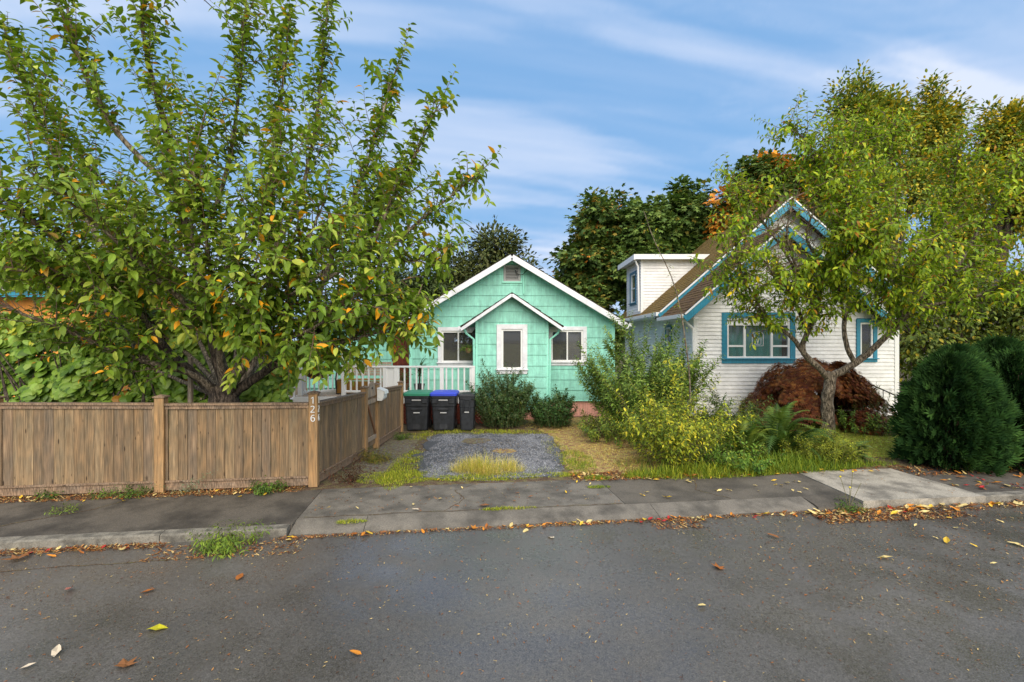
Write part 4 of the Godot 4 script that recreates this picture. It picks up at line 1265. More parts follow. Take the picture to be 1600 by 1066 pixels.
func make_far_houses() -> void:
	var R := Vector3.RIGHT
	var c := thing("cream_house", "cream sided house at the right, beyond the white house", "house", Vector3(15.5, 0, -21))
	c.rotation.y = -0.95
	siding(c, "siding_board", M.cream, Vector3(-4, 0, 0), R, 0.1, 4.0, 0.16, func(_y: float) -> float: return 0.0, func(_y: float) -> float: return 9.0, [], 0.018)
	wall_box(c, "wall", Vector3(-4, 0, -6), Vector3(5, 4.0, -0.05), M.cream[0])
	roof_slope(c, "roof", Vector3(-4.5, 3.9, 0.5), Vector3(5.5, 3.9, 0.5), Vector3(5.5, 5.2, -3), Vector3(-4.5, 5.2, -3), 0.15, M.roof_grey, 14, 16, 401)
	roof_slope(c, "roof", Vector3(-4.5, 3.9, -6.5), Vector3(5.5, 3.9, -6.5), Vector3(5.5, 5.2, -3), Vector3(-4.5, 5.2, -3), 0.15, M.roof_grey, 14, 16, 402)
	var l := thing("orange_house", "orange house with teal fascia and grey roof behind the cherry tree", "house", Vector3(-23.5, 0, -19))
	siding(l, "wall_board", [M.orange], Vector3(-8, 0, 0), R, 0.2, 4.1, 0.3, func(_y: float) -> float: return 0.0, func(_y: float) -> float: return 15.0, [[10.0, 1.4, 11.5, 2.8]], 0.02)
	window(l, Vector3(2.12, 1.52, 0), R, 1.26, 1.16, 0.12, M.teal, M.white, [["v", 0.5, 0.0, 1.0]])
	wall_box(l, "wall", Vector3(-8, 0, -7), Vector3(7, 4.1, -0.3), M.orange)
	var ge := ST()
	extrude(ge, PackedVector2Array([Vector2(0.2, 0.2), Vector2(-7.0, 0.2), Vector2(-7.0, 4.2), Vector2(-3.4, 6.0), Vector2(0.2, 4.2)]), 0.0, 0.1, Transform3D(Basis(Vector3.UP, -PI / 2), Vector3(6.98, 0, -0.2)))
	part("gable_end", ge.commit(), M.orange, l)
	beam(l, "fascia", Vector3(-8.5, 4.18, 0.62), Vector3(7.5, 4.18, 0.62), 0.24, 0.05, M.teal)
	beam(l, "fascia_edge", Vector3(-8.5, 4.33, 0.66), Vector3(7.5, 4.33, 0.66), 0.05, 0.08, M.white)
	roof_slope(l, "roof", Vector3(-8.5, 4.34, 0.6), Vector3(7.5, 4.34, 0.6), Vector3(7.5, 6.2, -3.4), Vector3(-8.5, 6.2, -3.4), 0.14, M.roof_grey, 16, 24, 403)
	roof_slope(l, "roof", Vector3(-8.5, 4.34, -7.4), Vector3(7.5, 4.34, -7.4), Vector3(7.5, 6.2, -3.4), Vector3(-8.5, 6.2, -3.4), 0.14, M.roof_grey, 16, 24, 404)
	# service wire
	var st := ST()
	var a := W(255, -60, 9.0)
	var b := Vector3(0.30, 4.86, -15.38)
	var pts := PackedVector3Array()
	var rr := PackedFloat32Array()
	for i in 33:
		var t := i / 32.0
		pts.append(a.lerp(b, t) - Vector3.UP * 4.0 * t * (1 - t) * 0.28)
		rr.append(0.009)
	tube(st, pts, rr, 5)
	solo("service_wire", st.commit(), M.black_metal, "black overhead service wire running through the cherry tree to the cottage gable", "wire")

# ---------------------------------------------------------------- leaves
# every leaf mesh: stalk end at the origin, tip along +z, upper face +y, one unit long
func leaf_mesh(width: float, fold: float, droop: float, wave := 0.0) -> ArrayMesh:
	var st := ST()
	var us := [0.0, 0.22, 0.5, 0.78, 1.0]
	var ws := [0.02, 0.8, 1.0, 0.62, 0.0]
	var mid: Array[Vector3] = []
	var lf: Array[Vector3] = []
	var rt: Array[Vector3] = []
	for i in 5:
		var u: float = us[i]
		var y := -droop * u * u
		var w: float = ws[i] * width * 0.5
		mid.append(Vector3(0, y, u * (1.0 - droop * 0.25 * u)))
		lf.append(mid[i] + Vector3(-w, w * fold + wave * sin(i * 2.1), 0))
		rt.append(mid[i] + Vector3(w, w * fold - wave * sin(i * 2.1), 0))
	for i in 4:
		if i == 3:
			tri(st, mid[3], mid[4], lf[3])
			tri(st, mid[3], rt[3], mid[4])
		else:
			quad(st, mid[i], mid[i + 1], lf[i + 1], lf[i])
			quad(st, mid[i], rt[i], rt[i + 1], mid[i + 1])
	return st.commit()

func star_leaf(lobes: int, deep: float, sag: float) -> ArrayMesh:   # maple, grape and the like
	var st := ST()
	var c := Vector3(0, 0, 0.38)
	var ring: Array[Vector3] = [Vector3(0, 0, 0)]
	var n := lobes * 2 - 1
	for k in n:
		var a := lerpf(-2.35, 2.35, float(k) / (n - 1))
		var r := 0.62 if k % 2 == 0 else 0.62 * (1.0 - deep)
		r *= lerpf(1.0, 0.78, absf(a) / 2.35)
		ring.append(c + Vector3(sin(a) * r, -sag * r * (1.0 if k % 2 == 0 else 0.4), cos(a) * r))
	for k in ring.size():
		tri(st, c + Vector3(0, 0.03, 0), ring[k], ring[(k + 1) % ring.size()])
	return st.commit()

func heart_leaf() -> ArrayMesh:
	var st := ST()
	var c := Vector3(0, 0.06, 0.42)
	var pts := [[0.0, 0.0], [0.22, -0.13], [0.46, 0.02], [0.56, 0.3], [0.42, 0.62], [0.2, 0.85], [0.0, 1.0]]
	var ring: Array[Vector3] = []
	for p: Array in pts: ring.append(Vector3(p[0], -0.22 * p[0] - 0.10 * p[1] * p[1], p[1]))
	for k in range(5, 0, -1): ring.append(Vector3(-pts[k][0], -0.20 * pts[k][0] - 0.10 * pts[k][1] * pts[k][1], pts[k][1]))
	for k in ring.size():
		tri(st, c, ring[(k + 1) % ring.size()], ring[k])
	return st.commit()

func fan_spray(fingers: int, spread: float, w: float) -> ArrayMesh:   # scale-leaved spray, or a finely cut leaf
	var st := ST()
	for k in fingers:
		var a := lerpf(-spread, spread, float(k) / maxi(1, fingers - 1))
		var ln := 1.0 - 0.35 * absf(a) / maxf(spread, 0.01)
		var d := Vector3(sin(a), 0, cos(a))
		var s := Vector3(cos(a), 0, -sin(a)) * w
		var b := Vector3(0, 0.02 * (k % 2), 0.08 * absf(a))
		var m := b + d * ln * 0.55 + Vector3(0, 0.05, 0)
		var e := b + d * ln - Vector3(0, 0.06, 0)
		tri(st, b, m + s, m - s)
		tri(st, m - s, m + s, e)
	return st.commit()

func blade_mesh(bend: float) -> ArrayMesh:   # grows along +y, one unit high
	var st := ST()
	var a := [Vector3(-0.03, 0, 0), Vector3(0.03, 0, 0), Vector3(0.024, 0.5, bend * 0.28), Vector3(-0.024, 0.5, bend * 0.28), Vector3(0, 1.0, bend)]
	quad(st, a[0], a[1], a[2], a[3])
	tri(st, a[3], a[2], a[4])
	return st.commit()

func leaf_mat(c: Color, back: float, rough: float, vc := true) -> StandardMaterial3D:
	var m := StandardMaterial3D.new()
	m.albedo_color = Color.WHITE if vc else c.linear_to_srgb()
	m.vertex_color_use_as_albedo = vc
	m.roughness = rough
	m.metallic_specular = 0.35
	m.cull_mode = BaseMaterial3D.CULL_DISABLED
	m.backlight_enabled = back > 0
	if vc:
		m.backlight = Color(back, back * 0.98, back * 0.6).linear_to_srgb()
	else:   # the same share of light passes, in the leaf's own colour
		m.albedo_color = (c * (1.0 - back / 2)).linear_to_srgb()
		m.backlight = (Color(c.r, c.g * 0.98, c.b * 0.6) * back).linear_to_srgb()
	m.albedo_color.a = 1.0
	return m

class Plant:
	var xf: Array[Transform3D] = []
	var pi := PackedInt32Array()
	var tw: SurfaceTool
	var count := 0

func new_plant() -> Plant:
	var p := Plant.new()
	p.tw = ST()
	return p

func put_leaf(p: Plant, pos: Vector3, dir: Vector3, up: Vector3, size: float, pal: int) -> void:
	var z := dir.normalized()
	var x := up.cross(z)
	if x.length_squared() < 1e-6: x = Vector3.RIGHT.cross(z)
	x = x.normalized()
	p.xf.append(Transform3D(Basis(x * size, z.cross(x) * size, z * size), pos))
	p.pi.append(pal)

# one leafy shoot: o = {gap, ls, droop, up, wob, r, spread, pal, from}
func shoot(p: Plant, at: Vector3, d: Vector3, ln: float, o: Dictionary) -> PackedVector3Array:
	var gap: float = o.gap
	var n := maxi(3, int(ln / gap))
	var pts := PackedVector3Array([at])
	var az := rng.randf() * TAU
	var up: float = o.get("up", 0.3)
	var wob: float = o.get("wob", 0.06)
	var start: float = o.get("from", 0.1)
	var pal: Array = o.pal
	d = d.normalized()
	for i in n:
		d = (d + Vector3.UP * up / n + rv() * wob).normalized()
		at += d * gap
		pts.append(at)
		var f := float(i) / n
		if f < start: continue
		for c in int(o.get("per", 1)):
			az += 2.4
			var sx := d.cross(Vector3(0.31, 0.2, 0.93)).normalized()
			var side := sx * cos(az) + d.cross(sx) * sin(az)
			var ld := side * float(o.get("spread", 1.0)) + d * float(o.get("along", 0.55)) - Vector3.UP * float(o.droop) + rv() * 0.25
			var s: float = o.ls * rng.randf_range(0.5, 1.2) * (1.0 - 0.45 * maxf(0.0, (f - 0.75) / 0.25))
			put_leaf(p, at + side * 0.012, ld, (Vector3.UP * 0.9 + d * 0.35 + rv() * 0.45), s, pal[rng.randi() % pal.size()])
	# bare stem, fewer rings than leaves
	var tp := PackedVector3Array()
	var tr := PackedFloat32Array()
	var r: float = o.get("r", 0.008)
	var k := maxi(1, n / 5)
	for i in range(0, pts.size(), k):
		tp.append(pts[i])
		tr.append(r * (1.0 - 0.75 * float(i) / n))
	if tp.size() > 1: tube(p.tw, tp, tr, 4, false)
	return pts

func in_frame(v: Vector3) -> bool:
	return v.z < -1.0 and absf(v.x / -v.z) < 1.05 and absf((v.y - CH) / -v.z) < 0.70

# commits the leaves: the `keep` nearest in view one by one, the rest as one mass
func finish(root: Node3D, p: Plant, mesh: Mesh, pal: Array, keep: int, called: String, mass: String, back: float, rough: float, twig: Material, meshes2: Array = []) -> void:
	var o := root.position
	var order := range(p.xf.size())
	var chosen := {}
	if keep > 0:
		var vis := []
		for i in p.xf.size():
			if in_frame(p.xf[i].origin): vis.append([-p.xf[i].origin.z, i])
		vis.sort_custom(func(a: Array, b: Array) -> bool: return a[0] < b[0])
		for k in mini(keep, vis.size()): chosen[vis[k][1]] = true
		var ms: Array[StandardMaterial3D] = []
		for c: Color in pal: ms.append(leaf_mat(c, back, rough, false))
		for i: int in chosen:
			var t: Transform3D = p.xf[i]
			var mi := MeshInstance3D.new()
			root.set_meta("leafno", int(root.get_meta("leafno", 0)) + 1)
			mi.name = "%s_%03d" % [called, int(root.get_meta("leafno"))]
			mi.mesh = mesh if meshes2.is_empty() or i % 2 else meshes2[0]
			mi.material_override = ms[p.pi[i]]
			mi.transform = Transform3D(t.basis, t.origin - o)
			root.add_child(mi)
	var groups := [[], []]
	for i in p.xf.size():
		if not chosen.has(i): groups[i % 2 if not meshes2.is_empty() else 0].append(i)
	for g in 2:
		var ids: Array = groups[g]
		if ids.is_empty(): continue
		var mm := MultiMesh.new()
		mm.transform_format = MultiMesh.TRANSFORM_3D
		mm.use_colors = true
		mm.mesh = mesh if g == 1 or meshes2.is_empty() else meshes2[0]
		mm.instance_count = ids.size()
		for k in ids.size():
			var t: Transform3D = p.xf[ids[k]]
			t.origin -= o
			mm.set_instance_transform(k, t)
			var c: Color = pal[p.pi[ids[k]]]
			var f := rng.randf_range(0.82, 1.18)
			mm.set_instance_color(k, Color(c.r * f * rng.randf_range(0.94, 1.06), c.g * f, c.b * f))
		var mi := MultiMeshInstance3D.new()
		mi.name = mass if g == 0 else mass + "_001"
		mi.multimesh = mm
		mi.material_override = leaf_mat(Color.WHITE, back, rough)
		mi.set_meta("kind", "stuff")
		root.add_child(mi)
	if twig:
		var tw := p.tw.commit()
		if tw.get_surface_count():
			part("twigs", tw, twig, root, -o)

func limb(root: Node3D, called: String, pts: Array, r0: float, r1: float, m: Material, sides := 9, rough := 0.06) -> PackedVector3Array:
	# smooth the polyline, tube it
	var cv := Curve3D.new()
	for i in pts.size():
		var t := ((pts[mini(i + 1, pts.size() - 1)] as Vector3) - (pts[maxi(i - 1, 0)] as Vector3)) / 6.0
		cv.add_point(pts[i], -t, t)
	var L := cv.get_baked_length()
	var n := maxi(4, int(L / 0.14))
	var pp := PackedVector3Array()
	var rr := PackedFloat32Array()
	for i in n + 1:
		var f := float(i) / n
		pp.append(cv.sample_baked(L * f) + rv() * r0 * 0.10)
		rr.append(lerpf(r0, r1, pow(f, 0.8)) * (1.0 + rng.randf_range(-rough, rough)))
	var st := ST()
	tube(st, pp, rr, sides, true, rough)
	part(called, st.commit(), m, root, -root.position)
	return pp

func rep(list: Array) -> Array:   # [[index, times], ...] -> weights
	var o := []
	for e: Array in list:
		for k in e[1]: o.append(e[0])
	return o

# ---------------------------------------------------------------- the big cherry tree
func make_cherry() -> void:
	rng.seed = 1001
	var base := Vector3(-5.35, 0, -9.1)
	var t := thing("cherry_tree", "big green cherry tree overhanging the board fence at the left", "tree", base)
	var p := new_plant()
	var pal := [Color(0.172, 0.27, 0.0273), Color(0.253, 0.374, 0.0395), Color(0.362, 0.469, 0.0607), Color(0.113, 0.196, 0.0243), Color(0.941, 0.435, 0.0228), Color(0.76, 0.087, 0.0183), Color(0.507, 0.575, 0.0911), Color(0.399, 0.244, 0.0455)]
	var w := rep([[0, 20], [1, 20], [2, 11], [3, 10], [4, 1], [6, 5], [7, 1]])
	var wl := rep([[0, 16], [1, 8], [2, 4], [3, 22], [4, 2], [6, 1]])
	limb(t, "trunk", [base + Vector3(0, -0.05, 0), base + Vector3(0.05, 0.6, 0), base + Vector3(0.02, 1.15, 0.05), base + Vector3(-0.02, 1.6, 0.1)], 0.34, 0.26, M.bark_dark, 12, 0.08)
	var f := base + Vector3(0, 1.3, 0.05)
	var limbs := [
		# main scaffold: points, start and end radius
		[[f, W(290, 575, 8.8), W(253, 540, 8.5), W(212, 478, 8.1), W(120, 400, 7.6), W(20, 320, 7.2), W(-90, 230, 7.0)], 0.105, 0.025],
		[[f + Vector3(0.05, 0.2, 0), W(338, 545, 9.0), W(322, 465, 8.9), W(300, 395, 8.8), W(278, 300, 8.8), W(258, 200, 8.9), W(225, 60, 9.0), W(222, -60, 9.0)], 0.13, 0.018],
		[[f, W(420, 575, 8.7), W(470, 545, 8.4), W(520, 490, 8.2), W(562, 436, 8.0), W(590, 408, 7.9), W(640, 408, 7.7), W(690, 390, 7.6)], 0.105, 0.016],
		[[f + Vector3(0.1, 0.1, 0), W(400, 560, 9.4), W(418, 480, 9.7), W(424, 380, 9.9), W(428, 280, 10.0), W(440, 150, 10.1), W(452, 30, 10.2)], 0.085, 0.014],
		[[W(470, 545, 8.4), W(505, 440, 8.6), W(540, 340, 8.7), W(575, 250, 8.7), W(615, 120, 8.8)], 0.07, 0.012],
		[[W(562, 436, 8.0), W(600, 340, 8.0), W(640, 260, 8.1), W(680, 175, 8.2)], 0.05, 0.010],
		[[W(590, 408, 7.9), W(650, 350, 7.9), W(700, 310, 7.9), W(742, 275, 8.0)], 0.04, 0.010],
		[[W(424, 400, 9.9), W(470, 300, 9.6), W(495, 180, 9.4), W(512, 10, 9.3)], 0.06, 0.012],
		[[W(300, 400, 8.8), W(345, 300, 8.5), W(370, 170, 8.3), W(385, 20, 8.3)], 0.05, 0.012],
		[[W(278, 300, 8.8), W(190, 215, 8.4), W(130, 110, 8.2), W(95, -30, 8.1)], 0.06, 0.012],
		[[W(212, 478, 8.1), W(130, 330, 8.3), W(70, 210, 8.4), W(10, 60, 8.4)], 0.06, 0.012],
		[[f, W(300, 585, 8.5), W(210, 560, 7.9), W(110, 520, 7.3), W(10, 480, 6.9)], 0.07, 0.015],
		[[f, W(340, 520, 8.2), W(330, 440, 7.5), W(320, 360, 7.0), W(300, 260, 6.8)], 0.08, 0.012],
		[[f, W(400, 540, 8.1), W(440, 470, 7.4), W(470, 400, 7.0), W(500, 330, 6.9)], 0.08, 0.012],
		[[W(340, 520, 8.2), W(240, 430, 7.2), W(150, 350, 6.6), W(60, 280, 6.3)], 0.06, 0.012],
		[[W(420, 575, 8.7), W(520, 540, 7.9), W(590, 520, 7.5), W(640, 500, 7.3)], 0.06, 0.012],
		[[W(400, 560, 9.4), W(330, 500, 10.4), W(230, 430, 11.2), W(110, 360, 11.8)], 0.07, 0.015],
		[[W(253, 540, 8.5), W(200, 470, 7.6), W(110, 440, 7.0), W(20, 420, 6.7)], 0.05, 0.012],
		[[W(300, 400, 8.8), W(220, 350, 9.2), W(140, 260, 9.5), W(60, 160, 9.6)], 0.05, 0.012],
		[[W(330, 440, 7.5), W(390, 380, 7.2), W(420, 300, 7.1), W(440, 220, 7.2)], 0.04, 0.010],
		[[W(400, 540, 8.1), W(450, 530, 7.4), W(510, 500, 7.1), W(570, 450, 7.0)], 0.05, 0.010],
		[[W(340, 520, 8.2), W(380, 500, 7.3), W(410, 450, 6.9), W(430, 420, 6.8)], 0.05, 0.010],
		[[W(505, 440, 8.6), W(560, 400, 9.0), W(600, 330, 9.2), W(640, 300, 9.2)], 0.04, 0.010],
		[[f + Vector3(0, 0.1, 0), W(300, 560, 10.0), W(220, 500, 10.8), W(120, 440, 11.2), W(20, 400, 11.4)], 0.06, 0.012],
		[[f + Vector3(0, 0.1, 0), W(310, 530, 10.2), W(270, 450, 11.0), W(200, 380, 11.4), W(130, 320, 11.5)], 0.06, 0.012],
		[[f + Vector3(0.1, 0.1, 0), W(370, 540, 10.2), W(370, 450, 10.8), W(350, 380, 11.0), W(340, 290, 11.0)], 0.06, 0.012],
		[[f + Vector3(0.1, 0.1, 0), W(420, 550, 10.0), W(450, 490, 10.6), W(470, 440, 10.8), W(500, 380, 10.8)], 0.06, 0.012],
		[[f, W(270, 590, 9.6), W(190, 560, 10.0), W(100, 530, 10.4), W(0, 510, 10.6)], 0.05, 0.012],
		[[W(300, 395, 8.8), W(300, 320, 8.4), W(310, 230, 8.1), W(318, 190, 8.0)], 0.04, 0.010],
		[[W(225, 560, 8.0), W(160, 480, 8.6), W(80, 450, 9.0), W(0, 400, 9.2)], 0.05, 0.012],
		[[W(418, 480, 9.7), W(500, 430, 10.3), W(560, 380, 10.6), W(620, 330, 10.6)], 0.06, 0.012],
	]
	var o := {"gap": 0.045, "ls": 0.185, "droop": 0.22, "up": 0.55, "wob": 0.05, "r": 0.009, "spread": 1.0, "along": 0.6, "pal": w, "from": 0.06}
	for L: Array in limbs:
		var pts := limb(t, "limb", L[0], L[1], L[2], M.bark_grey if L[1] < 0.1 else M.bark_dark, 8, 0.05)
		var n := pts.size()
		var last := pts[n - 1]
		# straight leader shoots at the end and sides
		for i in range(int(n * 0.32), n, 1):
			var a := pts[i]
			if a.y < 2.0 and rng.randf() < 0.3: continue
			var tang := (pts[mini(i + 1, n - 1)] - pts[maxi(i - 1, 0)]).normalized()
			var frac := float(i) / n
			var times := 3 if a.y < 4.6 else 2
			for q in times:
				var out := (a - (base + Vector3(0, a.y, 0)))
				out.y = 0
				var d := tang * 0.45 + rv() * 0.95 + Vector3.UP * 0.35 + out.normalized() * 0.22
				var oo := o.duplicate()
				oo.pal = wl if a.y < 3.0 else w
				var ln := rng.randf_range(0.4, 1.45) * lerpf(1.1, 0.7, frac)
				if a.y < 2.6:
					oo.up = rng.randf_range(-0.4, 0.3)
					ln *= 0.8
				if a.y > 4.6:
					ln *= lerpf(0.92, 0.72, clampf((a.y - 4.6) / 3.0, 0, 1))
					if rng.randf() < 0.3: ln *= rng.randf_range(1.3, 2.0)
					d = tang * 0.7 + rv() * 0.85 + Vector3.UP * 0.35
				if a.x / -a.z > -0.24: ln = minf(ln, 0.5)   # the side over the drive is kept short
				var sp := shoot(p, a, d, ln, oo)
				if rng.randf() < (0.6 if a.y < 4.6 else 0.25):
					var o2 := oo.duplicate()
					o2.r = 0.006
					shoot(p, sp[int(sp.size() * 0.5)], d + rv() * 0.8, ln * 0.65, o2)
		var oe := o.duplicate()
		oe.per = 1
		shoot(p, last, (last - pts[n - 3]).normalized(), rng.randf_range(0.5, 0.9), oe)
	# drooping sprays at the right and the low front
	for q: Array in [[690, 390, 7.6], [660, 400, 7.65], [742, 275, 8.0], [640, 500, 7.3], [620, 510, 7.4], [600, 520, 7.45], [640, 480, 7.3], [560, 530, 7.6], [650, 450, 7.4], [520, 545, 7.8], [470, 540, 7.6], [580, 500, 7.4], [600, 460, 7.5], [630, 440, 7.6], [350, 500, 7.8], [400, 510, 7.6], [440, 520, 7.5], [480, 520, 7.5], [380, 540, 8.0], [320, 500, 7.8], [280, 500, 7.7], [440, 560, 7.9], [250, 470, 7.4], [200, 450, 7.2], [150, 440, 7.2], [90, 430, 7.0], [40, 400, 6.9], [120, 400, 7.2], [220, 400, 7.6]]:
		for k in 3:
			var oo := o.duplicate()
			oo.up = rng.randf_range(-1.2, -0.1)
			oo.pal = rep([[0, 8], [1, 12], [2, 12], [6, 8], [4, 2], [3, 6]])
			shoot(p, W(q[0], q[1], q[2]) + rv() * 0.12, Vector3(rng.randf_range(-0.2, 0.7), rng.randf_range(-0.5, 0.2), rng.randf_range(-0.4, 0.5)), rng.randf_range(0.35, 0.75), oo)
	# the lower left has been thinned: a gap opens onto the house beyond
	var kx: Array[Transform3D] = []
	var kp := PackedInt32Array()
	for i in p.xf.size():
		var v := p.xf[i].origin
		var qx := v.x / -v.z
		var qy := (v.y - CH) / -v.z
		if qx < -0.945 and qy > 0.04 and qy < 0.10 and rng.randf() < 0.8: continue
		kx.append(p.xf[i])
		kp.append(p.pi[i])
	p.xf = kx
	p.pi = kp
	finish(t, p, leaf_mesh(0.46, 0.28, 0.22), pal, 300, "leaf", "foliage", 0.7, 0.42, M.twig, [leaf_mesh(0.42, 0.40, 0.42, 0.02)])

func make_plum() -> void:
	rng.seed = 2002
	var base := Vector3(8.0, 0, -12.3)
	var t := thing("plum_tree", "yellowing green fruit tree with forked grey trunk on the white house lawn", "tree", base)
	var p := new_plant()
	var pal := [Color(0.225, 0.34, 0.0178), Color(0.332, 0.453, 0.0238), Color(0.146, 0.243, 0.0158), Color(0.477, 0.55, 0.0347), Color(0.77, 0.583, 0.0198), Color(0.452, 0.211, 0.0248), Color(0.0928, 0.178, 0.0158)]
	var w := rep([[0, 20], [1, 18], [2, 14], [3, 10], [4, 3], [5, 2], [6, 6]])
	limb(t, "trunk", [base + Vector3(0, -0.05, 0), base + Vector3(-0.02, 0.5, 0.02), base + Vector3(-0.03, 0.95, 0), base + Vector3(0.06, 1.5, 0), base + Vector3(0.12, 1.62, 0)], 0.165, 0.125, M.bark_grey, 12, 0.07)
	var f := base + Vector3(0.08, 1.5, 0)
	var limbs := [
		[[f, W(1340, 565, 12.2), W(1375, 535, 12.0), W(1400, 512, 11.8), W(1430, 480, 11.5), W(1490, 430, 11.2), W(1560, 390, 11.0)], 0.105, 0.025],
		[[f + Vector3(-0.08, -0.05, 0), W(1280, 575, 12.2), W(1254, 549, 12.1), W(1262, 520, 12.0), W(1275, 490, 11.8), W(1290, 420, 11.5), W(1320, 330, 11.2), W(1330, 230, 11.0)], 0.085, 0.016],
		[[W(1254, 549, 12.1), W(1235, 525, 12.0), W(1200, 500, 11.6), W(1160, 460, 11.3), W(1120, 430, 11.0)], 0.06, 0.014],
		[[W(1335, 565, 12.2), W(1325, 545, 12.1), W(1320, 500, 12.3), W(1350, 400, 12.6), W(1380, 280, 12.8), W(1400, 200, 12.8)], 0.065, 0.014],
		[[W(1400, 512, 11.8), W(1440, 420, 11.9), W(1480, 320, 12.0), W(1500, 230, 12.0)], 0.07, 0.015],
		[[W(1430, 480, 11.5), W(1500, 470, 10.8), W(1570, 450, 10.4), W(1640, 430, 10.2)], 0.06, 0.015],
		[[W(1275, 490, 11.8), W(1230, 400, 11.2), W(1180, 330, 10.9), W(1150, 280, 10.8)], 0.05, 0.012],
		[[W(1290, 420, 11.5), W(1330, 400, 10.6), W(1370, 370, 10.0), W(1400, 340, 9.8)], 0.05, 0.012],
		[[W(1262, 520, 12.0), W(1240, 470, 11.2), W(1210, 430, 10.5), W(1190, 400, 10.2)], 0.05, 0.012],
		[[W(1400, 512, 11.8), W(1420, 450, 10.8), W(1450, 400, 10.0), W(1480, 350, 9.7)], 0.06, 0.012],
		[[W(1320, 330, 11.2), W(1280, 270, 11.0), W(1260, 220, 10.9), W(1230, 200, 10.9)], 0.04, 0.010],
		[[W(1490, 430, 11.2), W(1540, 340, 11.0), W(1580, 270, 11.0), W(1620, 230, 11.0)], 0.05, 0.012],
		[[W(1275, 490, 11.8), W(1250, 430, 10.9), W(1230, 370, 10.4), W(1240, 310, 10.2)], 0.045, 0.012],
		[[W(1320, 500, 12.3), W(1310, 440, 11.2), W(1310, 380, 10.6), W(1330, 300, 10.4)], 0.045, 0.012],
		[[W(1290, 420, 11.5), W(1260, 370, 11.0), W(1280, 310, 10.7), W(1300, 250, 10.6)], 0.04, 0.012],
		[[W(1200, 500, 11.6), W(1160, 430, 10.9), W(1150, 370, 10.6), W(1180, 330, 10.5)], 0.035, 0.010],
		[[W(1400, 512, 11.8), W(1380, 440, 10.8), W(1360, 390, 10.2), W(1330, 350, 9.9)], 0.045, 0.012],
		[[W(1380, 300, 12.8), W(1350, 230, 12.6), W(1325, 190, 12.5)], 0.03, 0.01],
	]
	var o := {"gap": 0.043, "ls": 0.155, "droop": 0.35, "up": 0.25, "wob": 0.07, "r": 0.008, "spread": 1.0, "along": 0.6, "pal": w, "from": 0.05}
	for L: Array in limbs:
		var pts := limb(t, "limb", L[0], L[1], L[2], M.bark_grey, 8, 0.05)
		var n := pts.size()
		for i in range(int(n * 0.25), n, 1):
			var a := pts[i]
			if a.y < 2.55: continue
			var tang := (pts[mini(i + 1, n - 1)] - pts[maxi(i - 1, 0)]).normalized()
			for q in 6:
				if rng.randf() < 0.26: continue
				var oo := o.duplicate()
				oo.up = rng.randf_range(-0.5, 0.8)
				var d := tang * 0.5 + rv() * 1.0 + Vector3.UP * 0.1
				if a.y < 3.0: d.y = absf(d.y) * 0.5
				var ln := rng.randf_range(0.4, 1.05)
				var sp := shoot(p, a, d, ln, oo)
				if rng.randf() < 0.45:
					shoot(p, sp[sp.size() / 2], d + rv() * 0.9, ln * 0.6, oo)
	# the crown is open on the side towards the house's gable
	var kx: Array[Transform3D] = []
	var kp := PackedInt32Array()
	for i in p.xf.size():
		var v := p.xf[i].origin
		var qx := v.x / -v.z
		var qy := (v.y - CH) / -v.z
		if absf(qx - 0.575) / 0.085 + absf(qy - 0.235) / 0.105 < 1.0 and rng.randf() < 0.88: continue
		if qx < 0.52 and qy > 0.02 and rng.randf() < 0.25: continue
		kx.append(p.xf[i])
		kp.append(p.pi[i])
	p.xf = kx
	p.pi = kp
	finish(t, p, leaf_mesh(0.40, 0.25, 0.28), pal, 300, "leaf", "foliage", 0.65, 0.45, M.twig, [leaf_mesh(0.36, 0.4, 0.45, 0.03)])

# ---------------------------------------------------------------- shrubs made of shoots
func shrub(called: String, label: String, category: String, base: Vector3, stems: int, spread: float, height: Vector2, lean: float, o: Dictionary, pal: Array, mesh: Mesh, keep: int, back: float, rough: float, sd: int, side := 2, mesh2: Array = []) -> Node3D:
	rng.seed = sd
	var t := thing(called, label, category, base)
	var p := new_plant()
	for i in stems:
		var a := rng.randf() * TAU
		var r := sqrt(rng.randf())
		var at := base + Vector3(cos(a) * r * spread * 0.45, 0.02, sin(a) * r * spread * 0.45)
		var d := Vector3(cos(a) * r * lean, 1.0, sin(a) * r * lean) + rv() * 0.12
		var ln := rng.randf_range(height.x, height.y) * (1.0 - 0.35 * r)
		var pts := shoot(p, at, d, ln, o)
		for k in side:
			var j := int(pts.size() * rng.randf_range(0.2, 0.85))
			var so := o.duplicate()
			so.from = 0.0
			shoot(p, pts[j], Vector3(cos(a + rng.randf_range(-1.2, 1.2)), 0.9, sin(a + rng.randf_range(-1.2, 1.2))), ln * rng.randf_range(0.18, 0.4), so)
	finish(t, p, mesh, pal, keep, "leaf", "foliage", back, rough, M.twig_green, mesh2)
	return t

